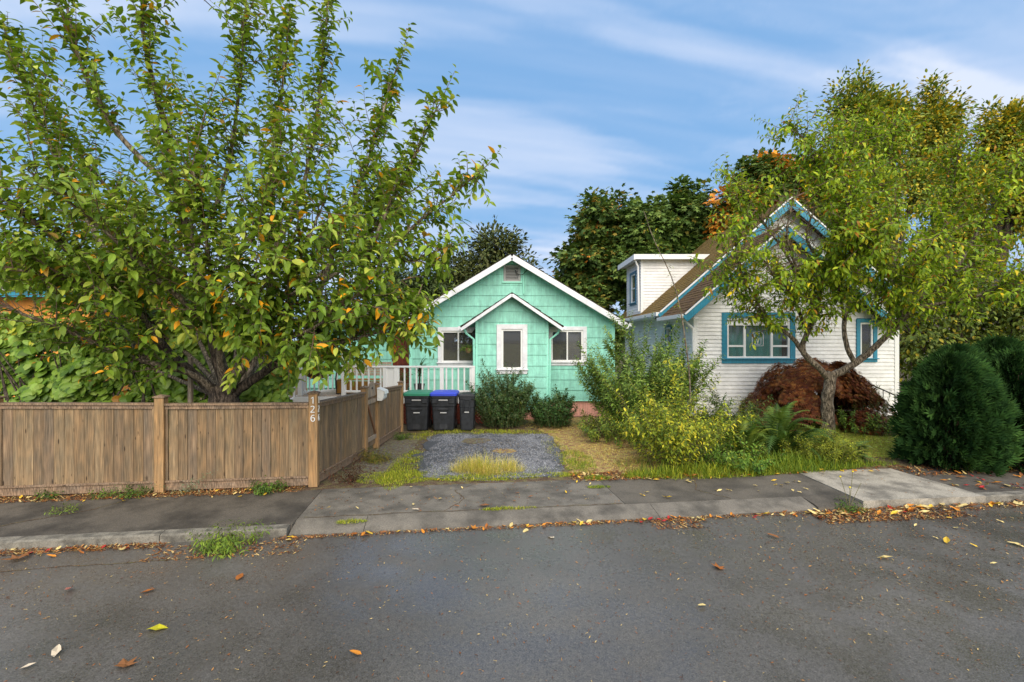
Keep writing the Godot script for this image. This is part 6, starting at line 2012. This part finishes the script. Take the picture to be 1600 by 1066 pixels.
func make_ground_cover() -> void:
	var b1 := blade_mesh(0.35)
	var b2 := blade_mesh(0.7)
	var tuft := leaf_mesh(0.35, 0.3, 0.5)
	var pal := [Color(0.208, 0.275, 0.022), Color(0.325, 0.375, 0.0275), Color(0.442, 0.45, 0.0385), Color(0.624, 0.5, 0.099), Color(0.806, 0.65, 0.22), Color(0.117, 0.2, 0.022), Color(0.39, 0.225, 0.077)]
	var gr := rep([[0, 6], [1, 6], [2, 4], [3, 1]])
	var ye := rep([[1, 2], [2, 4], [3, 5], [4, 5]])
	var fresh := rep([[0, 6], [1, 5], [5, 5]])
	var dryw := rep([[3, 6], [4, 5], [6, 4], [1, 1]])
	var S3 := func(s: float, t: float) -> Vector3: return S(s, t, 0.0)
	# moss and short grass round the drive
	scatter("verge_grass", "short yellow-green grass and moss along the drive's edges", "grass", [b1, b2], [
		[Vector3(-2.05, 0.0, -9.3), 0.30, 1.5, 0.05, 5200, 0.02, 0.07, gr, 1.0, 2.2],
		[Vector3(-2.05, 0.0, -8.55), 0.75, 0.42, 0.1, 5200, 0.02, 0.07, gr, 1.0, 2.2],
		[Vector3(-0.45, 0.0, -8.55), 1.0, 0.22, 0.1, 4200, 0.02, 0.08, gr, 1.0, 2.2],
		[Vector3(0.75, 0.0, -8.7), 0.5, 0.14, 0.1, 1400, 0.02, 0.06, gr, 1.0, 2.2],
		[Vector3(1.3, 0.0, -9.7), 0.35, 1.0, 0.0, 3600, 0.03, 0.09, rep([[0, 6], [1, 5], [5, 4], [3, 2]]), 1.0, 1.8],
		[Vector3(0.95, 0.0, -11.0), 0.3, 1.5, 0.0, 1800, 0.02, 0.07, rep([[0, 4], [1, 4], [3, 4]]), 1.0, 2.0],
		[Vector3(-0.7, 0.0, -12.75), 1.9, 0.4, 0.0, 3800, 0.03, 0.09, gr, 1.0, 2.0],
		[Vector3(-2.4, 0.0, -12.2), 0.5, 0.5, 0.0, 1100, 0.03, 0.08, gr, 1.0, 2.0],
		[Vector3(1.5, 0.0, -8.5), 0.26, 0.14, 0.1, 1500, 0.03, 0.08, fresh, 1.0, 1.8],
		[Vector3(1.42, 0.01, -7.95), 0.2, 0.07, 0.1, 500, 0.02, 0.06, fresh, 1.0, 1.8],
		[Vector3(-0.05, 0.0, -6.95), 0.42, 0.05, 0.12, 800, 0.02, 0.06, gr, 1.0, 1.8],
		[Vector3(-2.15, -0.02, -6.5), 0.22, 0.07, 0.12, 500, 0.02, 0.06, gr, 1.0, 1.8],
		[Vector3(3.6, 0.0, -8.8), 1.7, 0.32, 0.13, 7000, 0.06, 0.26, rep([[0, 6], [1, 5], [5, 6], [2, 2]]), 1.0, 1.2],
		[Vector3(5.3, 0.0, -9.3), 1.5, 0.5, 0.13, 9000, 0.08, 0.34, rep([[0, 6], [1, 3], [5, 8]]), 1.0, 0.9],
		[Vector3(6.6, 0.0, -9.4), 1.0, 0.2, 0.13, 1600, 0.05, 0.16, rep([[0, 6], [1, 4], [5, 6]]), 1.0, 1.0],
		[Vector3(3.2, 0.0, -9.3), 1.3, 0.8, 0.1, 3400, 0.06, 0.22, rep([[0, 4], [3, 3], [5, 5], [6, 3]]), 1.0, 0.9],
	], pal, 0.4, 0.6, 9001)
	scatter("dry_grass", "thin straw coloured turf on the yard right of the drive", "grass", [b1, b2], [
		[Vector3(2.1, 0.0, -12.0), 1.1, 3.0, 0.0, 5200, 0.02, 0.06, dryw, 1.0, 2.2],
		[Vector3(2.0, 0.0, -10.2), 0.8, 1.2, 0.0, 2600, 0.02, 0.06, dryw, 1.0, 2.2],
		[Vector3(1.6, 0.0, -13.8), 1.4, 0.8, 0.0, 1800, 0.02, 0.07, rep([[3, 4], [4, 3], [0, 2]]), 1.0, 2.0],
	], pal, 0.3, 0.7, 9002)
	scatter("lawn_grass", "green lawn in front of the white house", "grass", [b1, b2], [
		[Vector3(7.6, 0.0, -11.2), 1.9, 1.4, 0.0, 9000, 0.03, 0.07, rep([[0, 5], [1, 5], [2, 4], [3, 3]]), 1.0, 2.0],
		[Vector3(8.8, 0.0, -12.0), 1.6, 0.9, 0.0, 3000, 0.03, 0.07, rep([[0, 5], [1, 5], [2, 4]]), 1.0, 2.0],
	], pal, 0.4, 0.6, 9003)
	scatter("grass_tuft", "tall tuft of bleached yellow grass in the middle of the gravel drive", "grass tuft", [b1, b2], [
		[Vector3(-0.45, 0.0, -8.95), 0.68, 0.36, 0.0, 3600, 0.14, 0.44, ye, 0.9, 0.25],
		[Vector3(-1.3, 0.0, -9.0), 0.5, 0.3, 0.0, 240, 0.05, 0.14, gr, 0.9, 0.5],
		[Vector3(0.5, 0.0, -9.0), 0.5, 0.25, 0.0, 240, 0.05, 0.14, gr, 0.9, 0.5],
		[Vector3(-0.8, 0.0, -9.4), 0.25, 0.25, 0.0, 260, 0.1, 0.26, ye, 0.9, 0.3],
	], pal, 0.45, 0.6, 9004)
	# gravel
	rng.seed = 9100
	var gp := [Color(0.156, 0.162, 0.18), Color(0.234, 0.241, 0.262), Color(0.101, 0.107, 0.123), Color(0.328, 0.332, 0.344), Color(0.234, 0.198, 0.156)]
	scatter("gravel_stones", "crushed blue-grey stones on the drive", "gravel", [pebble(1), pebble(2)], [
		[Vector3(-0.55, 0.006, -10.5), 1.85, 2.3, 0.0, 4200, 0.014, 0.035, rep([[0, 6], [1, 6], [2, 5], [4, 3]]), 0.6, 0.6],
		[Vector3(-0.5, 0.012, -10.5), 1.36, 2.1, 0.0, 17000, 0.018, 0.045, rep([[0, 6], [1, 6], [2, 5], [3, 2], [4, 1]]), 0.6, 0.6],
		[Vector3(0.15, 0.012, -9.2), 0.85, 0.7, 0.0, 5000, 0.018, 0.042, rep([[0, 6], [1, 6], [2, 5], [3, 2]]), 0.6, 0.6],
		[Vector3(-1.2, 0.012, -9.0), 0.5, 0.55, 0.0, 3000, 0.018, 0.042, rep([[0, 6], [1, 6], [2, 5], [3, 2]]), 0.6, 0.6],
		[Vector3(-1.5, 0.012, -12.0), 0.6, 0.6, 0.0, 2600, 0.018, 0.042, rep([[0, 6], [1, 6], [2, 5], [3, 2]]), 0.6, 0.6],
		[Vector3(0.5, 0.012, -12.0), 0.55, 0.6, 0.0, 2600, 0.018, 0.042, rep([[0, 6], [1, 6], [2, 5], [3, 2]]), 0.6, 0.6],
		[Vector3(0.45, 0.012, -10.6), 0.6, 1.6, 0.0, 3600, 0.018, 0.042, rep([[0, 6], [1, 6], [2, 5], [3, 2]]), 0.6, 0.6],
		[Vector3(-0.4, 0.03, -10.9), 1.0, 1.1, 0.0, 1600, 0.016, 0.036, rep([[0, 6], [1, 6], [4, 4], [2, 4]]), 0.6, 0.6],
		[Vector3(-2.6, 0.006, -10.0), 0.4, 1.8, 0.0, 1800, 0.012, 0.03, rep([[0, 3], [4, 5], [2, 4]]), 0.6, 0.6],
	], gp, 0.0, 0.9, 9101)
	# weeds
	var wm := leaf_mesh(0.4, 0.3, 0.4)
	var gpal := [Color(0.08, 0.15, 0.02), Color(0.13, 0.21, 0.025), Color(0.05, 0.10, 0.018)]
	weed("weed", "spiky green weed at the fence foot, left of the middle post", S(-6.9, 1.74), 26, Vector2(0.12, 0.26), 0.14, gpal, wm, 0.05, 9201)
	weed("weed", "dense green weed clump touching the middle fence post", S(-5.72, 1.72), 60, Vector2(0.12, 0.30), 0.32, gpal, wm, 0.045, 9202)
	weed("weed", "small green weed between the two clumps by the middle post", S(-6.15, 1.68), 22, Vector2(0.1, 0.22), 0.14, gpal, wm, 0.045, 9203)
	weed("weed", "low leafy weed under the right fence panel, near the corner post", S(-3.72, 1.74), 70, Vector2(0.12, 0.27), 0.34, gpal, wm, 0.06, 9204)
	weed("weed", "straggling grey-green weed leaning on the right fence panel", S(-5.0, 1.75), 12, Vector2(0.3, 0.62), 0.1, [Color(0.18, 0.22, 0.12), Color(0.24, 0.26, 0.17)], leaf_mesh(0.3, 0.2, 0.2), 0.05, 9205)
	weed("dock_plant", "dead dark brown dock stalk by the corner post", Vector3(-2.78, 0, -8.35), 22, Vector2(0.35, 0.66), 0.12, [Color(0.07, 0.028, 0.014), Color(0.11, 0.045, 0.02), Color(0.05, 0.02, 0.012)], leaf_mesh(0.4, 0.5, 0.2), 0.05, 9206)
	weed("weed", "browning grass clump at the foot of the garden gate", Vector3(-2.72, 0, -9.75), 60, Vector2(0.15, 0.36), 0.3, [Color(0.15, 0.17, 0.02), Color(0.24, 0.20, 0.03), Color(0.20, 0.14, 0.03)], leaf_mesh(0.14, 0.2, 0.4), 0.10, 9207)
	weed("weed", "small green weed beside the fence run with the mailbox", Vector3(-2.68, 0, -11.9), 40, Vector2(0.12, 0.3), 0.25, gpal, wm, 0.05, 9208)
	weed("weed", "bright green weed clump over the kerb end left of the drive", S(-3.55, -0.16, -0.1), 110, Vector2(0.12, 0.34), 0.5, [Color(0.14, 0.22, 0.02), Color(0.22, 0.30, 0.03), Color(0.10, 0.17, 0.02)], leaf_mesh(0.22, 0.2, 0.4), 0.07, 9209)
	weed("weed", "green weed with thin flower stalks growing in the gutter by the concrete slab", S(5.0, -0.05, -0.1), 36, Vector2(0.1, 0.24), 0.16, gpal, leaf_mesh(0.2, 0.2, 0.3), 0.07, 9210)
	weed("weed", "flat green tuft growing in the pavement crack at the left", S(-6.2, 1.05), 36, Vector2(0.06, 0.16), 0.26, [Color(0.12, 0.2, 0.02), Color(0.18, 0.26, 0.03)], leaf_mesh(0.2, 0.2, 0.4), 0.05, 9211)
	# flower stalks
	var fl := thing("flower_stalk", "thin stalks with tiny yellow flowers above the gutter weed", "plant", S(5.0, -0.03, -0.1))
	for k in 4:
		var d := Vector3([-0.12, 0.05, 0.16, -0.02][k], [0.5, 0.58, 0.42, 0.36][k], 0.02 * k)
		pipe(fl, "stalk", [Vector3.ZERO, d * 0.5 + Vector3(0.01, 0.03, 0), d], 0.0035, M.twig_green)
		if k != 2: part("flower", cbox(Vector3(0.025, 0.02, 0.025), 0.008), mat(lin(0.75, 0.6, 0.03)), fl, d)

	# palms and pots on the porch, basket
	rng.seed = 9300
	var pot := thing("potted_palm", "spiky palm in a dark pot behind the porch railing", "potted plant", Vector3(-2.78, 0.82, -14.6))
	var ps := ST()
	tube(ps, PackedVector3Array([Vector3(0, 0, 0), Vector3(0, 0.28, 0), Vector3(0, 0.3, 0)]), PackedFloat32Array([0.12, 0.16, 0.17]), 14)
	part("pot", ps.commit(), M.black_metal, pot)
	pipe(pot, "stem", [Vector3(0, 0.28, 0), Vector3(0.02, 0.8, 0)], 0.025, M.bark_dark)
	for k in 46:
		var a := rng.randf() * TAU
		part("leaf", blade_mesh(0.5), leaf_mat(Color(0.05, 0.10, 0.02), 0.3, 0.4, false) if k == 0 else pot.get_node("leaf").material_override, pot, Vector3(0.02, 0.5 + 0.38 * rng.randf(), 0), (Basis(Vector3.UP, a) * Basis(Vector3.RIGHT, rng.randf_range(0.2, 1.5))).scaled_local(Vector3(0.5, rng.randf_range(0.3, 0.48), 0.4)))
	var pb := thing("potted_plant", "dark leafy potted plant low behind the porch railing", "potted plant", Vector3(-3.25, 0.82, -14.5))
	part("pot", ps.commit(), M.brown, pb)
	var pp := new_plant()
	for k in 22: shoot(pp, pb.position + Vector3(0, 0.28, 0), Vector3(rng.randf_range(-0.6, 0.6), 1, rng.randf_range(-0.6, 0.6)), rng.randf_range(0.3, 0.6), {"gap": 0.03, "ls": 0.07, "droop": 0.2, "up": 0.1, "wob": 0.1, "r": 0.004, "pal": [0, 1, 2]})
	finish(pb, pp, wm, gpal, 0, "leaf", "foliage", 0.3, 0.5, M.twig_green)
	var hb := thing("hanging_basket", "hanging basket of light green fern in front of the left cottage window", "hanging basket", Vector3(-1.35, 2.15, -15.1))
	var hs := ST()
	tube(hs, PackedVector3Array([Vector3(0, -0.12, 0), Vector3(0, -0.06, 0), Vector3(0, 0.03, 0)]), PackedFloat32Array([0.05, 0.1, 0.13]), 12)
	part("bowl", hs.commit(), M.brown, hb)
	for k in 3:
		var a := TAU * k / 3
		pipe(hb, "chain", [Vector3(cos(a) * 0.12, 0.03, sin(a) * 0.12), Vector3(0, 0.7, 0)], 0.004, M.black_metal)
	var hp := new_plant()
	for k in 46: shoot(hp, hb.position + Vector3(0, 0.02, 0), Vector3(rng.randf_range(-1, 1), rng.randf_range(0.1, 0.9), rng.randf_range(-1, 1)), rng.randf_range(0.2, 0.42), {"gap": 0.02, "ls": 0.045, "droop": 0.3, "up": -1.2, "wob": 0.06, "r": 0.003, "pal": [0, 1, 2]})
	finish(hb, hp, wm, [Color(0.12, 0.22, 0.03), Color(0.18, 0.30, 0.04), Color(0.09, 0.16, 0.02)], 0, "leaf", "foliage", 0.5, 0.5, M.twig_green)

# ---------------------------------------------------------------- fallen leaves
func make_fallen() -> void:
	rng.seed = 9500
	var lm := [leaf_mesh(0.5, 0.35, -0.18, 0.03), leaf_mesh(0.42, 0.5, -0.3, 0.05), leaf_mesh(0.55, 0.2, 0.15, 0.05)]
	var star := star_leaf(5, 0.55, -0.25)
	var cs := {"yellow": Color(0.70, 0.46, 0.05), "pale yellow": Color(0.74, 0.58, 0.24), "orange": Color(0.62, 0.24, 0.03), "brown": Color(0.26, 0.11, 0.04), "cream": Color(0.72, 0.60, 0.44), "red": Color(0.42, 0.03, 0.03), "lime": Color(0.62, 0.56, 0.03), "pink": Color(0.58, 0.22, 0.17), "rust": Color(0.38, 0.13, 0.03)}
	var ms := {}
	for k: String in cs: ms[k] = leaf_mat(cs[k], 0.2, 0.5, false)
	var lay := func(mesh: Mesh, c: String, at: Vector3, size: float, label: String, group: String) -> void:
		var b := (Basis(Vector3.UP, rng.randf() * TAU) * Basis(Vector3.RIGHT, rng.randf_range(-0.06, 0.14)) * Basis(Vector3.BACK, rng.randf_range(-0.25, 0.25))).scaled(Vector3.ONE * size)
		solo("fallen_leaf", mesh, ms[c], label, "fallen leaf", at + Vector3(0, 0.012 + size * 0.06, 0), b, group)
	# the ones that stand out, read off the picture: x, y pixel, road level
	for q: Array in [
		[228, 988, "lime", 0.17, 2, "large lime yellow leaf lying alone on the road, lower left"],
		[84, 1031, "cream", 0.14, 1, "pale cream leaf on the road at the lower left corner"],
		[565, 1026, "orange", 0.10, 0, "orange leaf lying alone near the bottom of the road"],
		[110, 921, "pink", 0.15, 1, "pinkish leaf on the road below the left kerb"],
		[1370, 874, "pale yellow", 0.15, 1, "pale curled leaf on the dark road at the right, away from others"],
		[1480, 852, "yellow", 0.16, 1, "yellow leaf on the road right of the pale curled one"],
		[1218, 843, "brown", 0.14, 0, "small brown leaf on the road in front of the pavement joint"],
		[748, 792, "brown", 0.16, 0, "tan leaf lying in the middle of the driveway apron"],
		[655, 798, "cream", 0.10, 0, "cream leaf on the left half of the driveway apron"],
		[866, 843, "cream", 0.12, 2, "pale leaf on the road just below the driveway lip"],
		[218, 930, "rust", 0.12, 0, "rust brown leaf on the road left of the middle, below the kerb"],
		[370, 910, "rust", 0.14, 0, "flat rust leaf on the road below the bright weed clump"],
		[1103, 948, "pale yellow", 0.09, 0, "small pale leaf on the lower right road"],
		[30, 1049, "cream", 0.09, 0, "small cream fragment at the very bottom left"]]:
		var d: float = 760.0 * (CH + 0.1) / (q[1] - 533.0)
		var up := 0.1 if q[1] < 800 else 0.0
		if q[1] < 800: d = 760.0 * CH / (q[1] - 533.0)
		var at := Vector3((q[0] - 800.0) / 760.0 * d, -0.1 + up, -d)
		lay.call(lm[q[4]], q[2], at, q[3], q[5], "")
	for q: Array in [[183, 1043, 0.16, "brown star shaped dried leaf on the road, lower left"], [1126, 893, 0.16, "dark red star shaped leaf on the road right of the middle"], [45, 872, 0.24, "big tan maple leaf at the kerb on the far left"]]:
		var d: float = 760.0 * (CH + 0.1) / (q[1] - 533.0)
		lay.call(star, "rust" if q[0] > 1000 else "brown", Vector3((q[0] - 800.0) / 760.0 * d, -0.1, -d), q[2], q[3], "")
	# drifts and scatters: [s0, s1, t0, t1, y, count, colours, size min, max, label tail, group]
	var warm := ["yellow", "pale yellow", "orange", "orange", "rust", "brown", "red", "pale yellow"]
	var zones := [
		[4.3, 6.9, -0.32, -0.03, -0.1, 52, warm, 0.08, 0.17, "leaf in the gutter drift by the slab", "leaves drifted in the right gutter"],
		[6.9, 10.5, -0.42, -0.03, -0.1, 42, ["yellow", "pale yellow", "pale yellow", "orange", "brown"], 0.09, 0.18, "leaf along the kerb beyond the slab", "leaves along the far right kerb"],
		[1.0, 4.3, -0.16, -0.02, -0.1, 34, warm, 0.06, 0.12, "leaf along the drive lip's right half", "leaves along the right of the driveway lip"],
		[-2.9, 1.0, -0.14, -0.02, -0.1, 30, ["orange", "rust", "yellow", "pale yellow", "brown"], 0.06, 0.13, "leaf along the drive lip's left half", "leaves along the left of the driveway lip"],
		[-8.5, -4.6, -0.28, -0.02, -0.1, 28, ["brown", "rust", "pale yellow", "orange", "red"], 0.06, 0.14, "leaf against the left kerb", "leaves against the left kerb"],
		[5.0, 11.0, -1.9, -0.45, -0.1, 40, ["yellow", "pale yellow", "yellow", "pale yellow", "rust"], 0.07, 0.13, "leaf on the dark road at right", "leaves scattered on the right of the road"],
		[7.4, 10.6, 0.2, 1.5, 0.0, 46, ["yellow", "pale yellow", "pale yellow", "orange", "brown", "red"], 0.09, 0.17, "leaf on the pavement before the cedars", "leaves on the pavement by the cedars"],
		[1.8, 5.2, 0.5, 1.5, 0.0, 18, ["yellow", "pale yellow", "pale yellow"], 0.07, 0.13, "leaf on the pavement right of the drive", "leaves on the pavement right of the drive"],
		[1.3, 5.6, 1.5, 2.0, 0.0, 74, ["yellow", "pale yellow", "orange", "rust", "orange", "brown"], 0.07, 0.14, "leaf in the strip under the yellow-green shrub", "leaves under the yellow shrub"],
		[5.3, 7.2, 1.45, 1.75, 0.012, 14, ["yellow", "orange", "brown"], 0.07, 0.14, "leaf at the slab's back edge", "leaves at the back of the slab"],
		[-8.5, -3.2, 1.4, 1.8, 0.0, 30, ["brown", "pale yellow", "rust", "yellow"], 0.06, 0.13, "leaf on the soil at the fence foot", "leaves along the fence foot"],
		[-2.8, 1.5, 0.4, 1.9, 0.005, 16, ["pale yellow", "brown", "yellow"], 0.05, 0.10, "small leaf on the driveway apron", "leaves on the apron"]]
	for z: Array in zones:
		var cl: Array = z[6]
		var found := {}
		for i in int(z[5] * 0.62):
			var s := rng.randf_range(z[0], z[1])
			var t := rng.randf_range(z[2], z[3])
			if z[4] < 0.0 and z[3] > -0.1: t = z[3] - absf(rng.randfn(0, 0.4)) * (z[3] - z[2])
			var c: String = cl[rng.randi() % cl.size()]
			var size := rng.randf_range(z[7], z[8])
			var p := S(s, t, z[4])
			if not found.has(c): found[c] = []
			found[c].append([p.x / -p.z, p, size])
		for c: String in found:
			var row: Array = found[c]
			row.sort_custom(func(a: Array, b: Array) -> bool: return a[0] < b[0])
			for i in row.size():
				var which: String = ["first", "second", "third", "fourth", "fifth", "sixth", "seventh", "eighth", "ninth", "tenth", "eleventh", "twelfth", "thirteenth", "fourteenth", "fifteenth", "sixteenth", "seventeenth", "eighteenth"][mini(i, 17)]
				var lab := "%s %s, %s" % [c, z[9], ("%s from the left" % which) if row.size() > 1 else "only one there"]
				lay.call(lm[rng.randi() % 3] if rng.randf() < 0.9 else star, c, row[i][1], row[i][2], lab, z[10])
	# litter: needles, crumbs and small bits
	var xs: Array[Transform3D] = []
	var cc: Array[Color] = []
	var lp := [Color(0.30, 0.11, 0.03), Color(0.20, 0.08, 0.03), Color(0.44, 0.22, 0.07), Color(0.52, 0.38, 0.16), Color(0.10, 0.05, 0.03)]
	for A: Array in [[-8.5, -4.3, -0.16, -0.01, -0.1, 1500, 0.05], [-4.3, -2.6, -0.55, -0.1, -0.1, 500, 0.05], [-3.0, 4.4, -0.10, 0.0, -0.1, 1700, 0.04], [4.3, 6.6, -0.5, -0.02, -0.1, 1500, 0.06], [6.6, 11, -0.25, 0.0, -0.1, 700, 0.06], [-8.5, -3.2, 1.55, 1.86, 0.0, 2600, 0.05], [1.3, 5.5, 1.55, 2.1, 0.0, 2600, 0.06], [7.4, 11, 1.1, 1.8, 0.0, 900, 0.07], [-9, 11, -3.6, 0.0, -0.1, 7000, 0.026], [2.5, 11, -2.6, 0.0, -0.1, 1800, 0.036], [1.9, 2.6, -0.4, -0.1, -0.1, 260, 0.05], [-2.9, 1.7, 0.4, 1.7, 0.002, 300, 0.035], [5.2, 7.4, 0.1, 1.6, 0.012, 40, 0.03]]:
		for i in int(A[5]):
			var p := S(rng.randf_range(A[0], A[1]), rng.randf_range(A[2], A[3]), A[4] + 0.006)
			var b := Basis(Vector3.UP, rng.randf() * TAU) * Basis(Vector3.BACK, rng.randf_range(-0.4, 0.4)) * Basis(Vector3.RIGHT, rng.randf_range(-0.3, 0.3))
			var s: float = A[6] * rng.randf_range(0.4, 1.2)
			xs.append(Transform3D(b.scaled_local(Vector3(s * rng.randf_range(0.2, 1.0), s, s)), p))
			cc.append(lp[rng.randi() % 5] * rng.randf_range(0.7, 1.2))
	for z: Array in zones:   # whole leaves past the count of single ones
		var cl: Array = z[6]
		for i in int(z[5] * 0.8):
			var p := S(rng.randf_range(z[0], z[1]), rng.randf_range(z[2], z[3]), z[4] + 0.012)
			var b := Basis(Vector3.UP, rng.randf() * TAU) * Basis(Vector3.BACK, rng.randf_range(-0.3, 0.3))
			xs.append(Transform3D(b.scaled_local(Vector3.ONE * rng.randf_range(z[7], z[8]) * 0.8), p))
			cc.append(cs[cl[rng.randi() % cl.size()]])
	var mm := MultiMesh.new()
	mm.transform_format = MultiMesh.TRANSFORM_3D
	mm.use_colors = true
	mm.mesh = lm[1]
	mm.instance_count = xs.size()
	for i in xs.size():
		mm.set_instance_transform(i, xs[i])
		mm.set_instance_color(i, cc[i])
	var mi := MultiMeshInstance3D.new()
	mi.name = "leaf_litter"
	mi.multimesh = mm
	mi.material_override = leaf_mat(Color.WHITE, 0.0, 0.7)
	add_child(mi)
	tag(mi, "small brown leaf crumbs and needles strewn along kerbs, fence foot and road", "leaf litter")
	mi.set_meta("kind", "stuff")

func _ready() -> void:
	make_light()
	make_materials()
	make_ground()
	make_mint_house()
	make_porch()
	make_white_house()
	make_far_houses()
	make_fence()
	make_bins()
	make_far_trees()
	make_cherry()
	make_plum()
	make_vines()
	make_cedars()
	make_red_maple()
	make_shrubs()
	make_ferns()
	make_ground_cover()
	make_fallen()
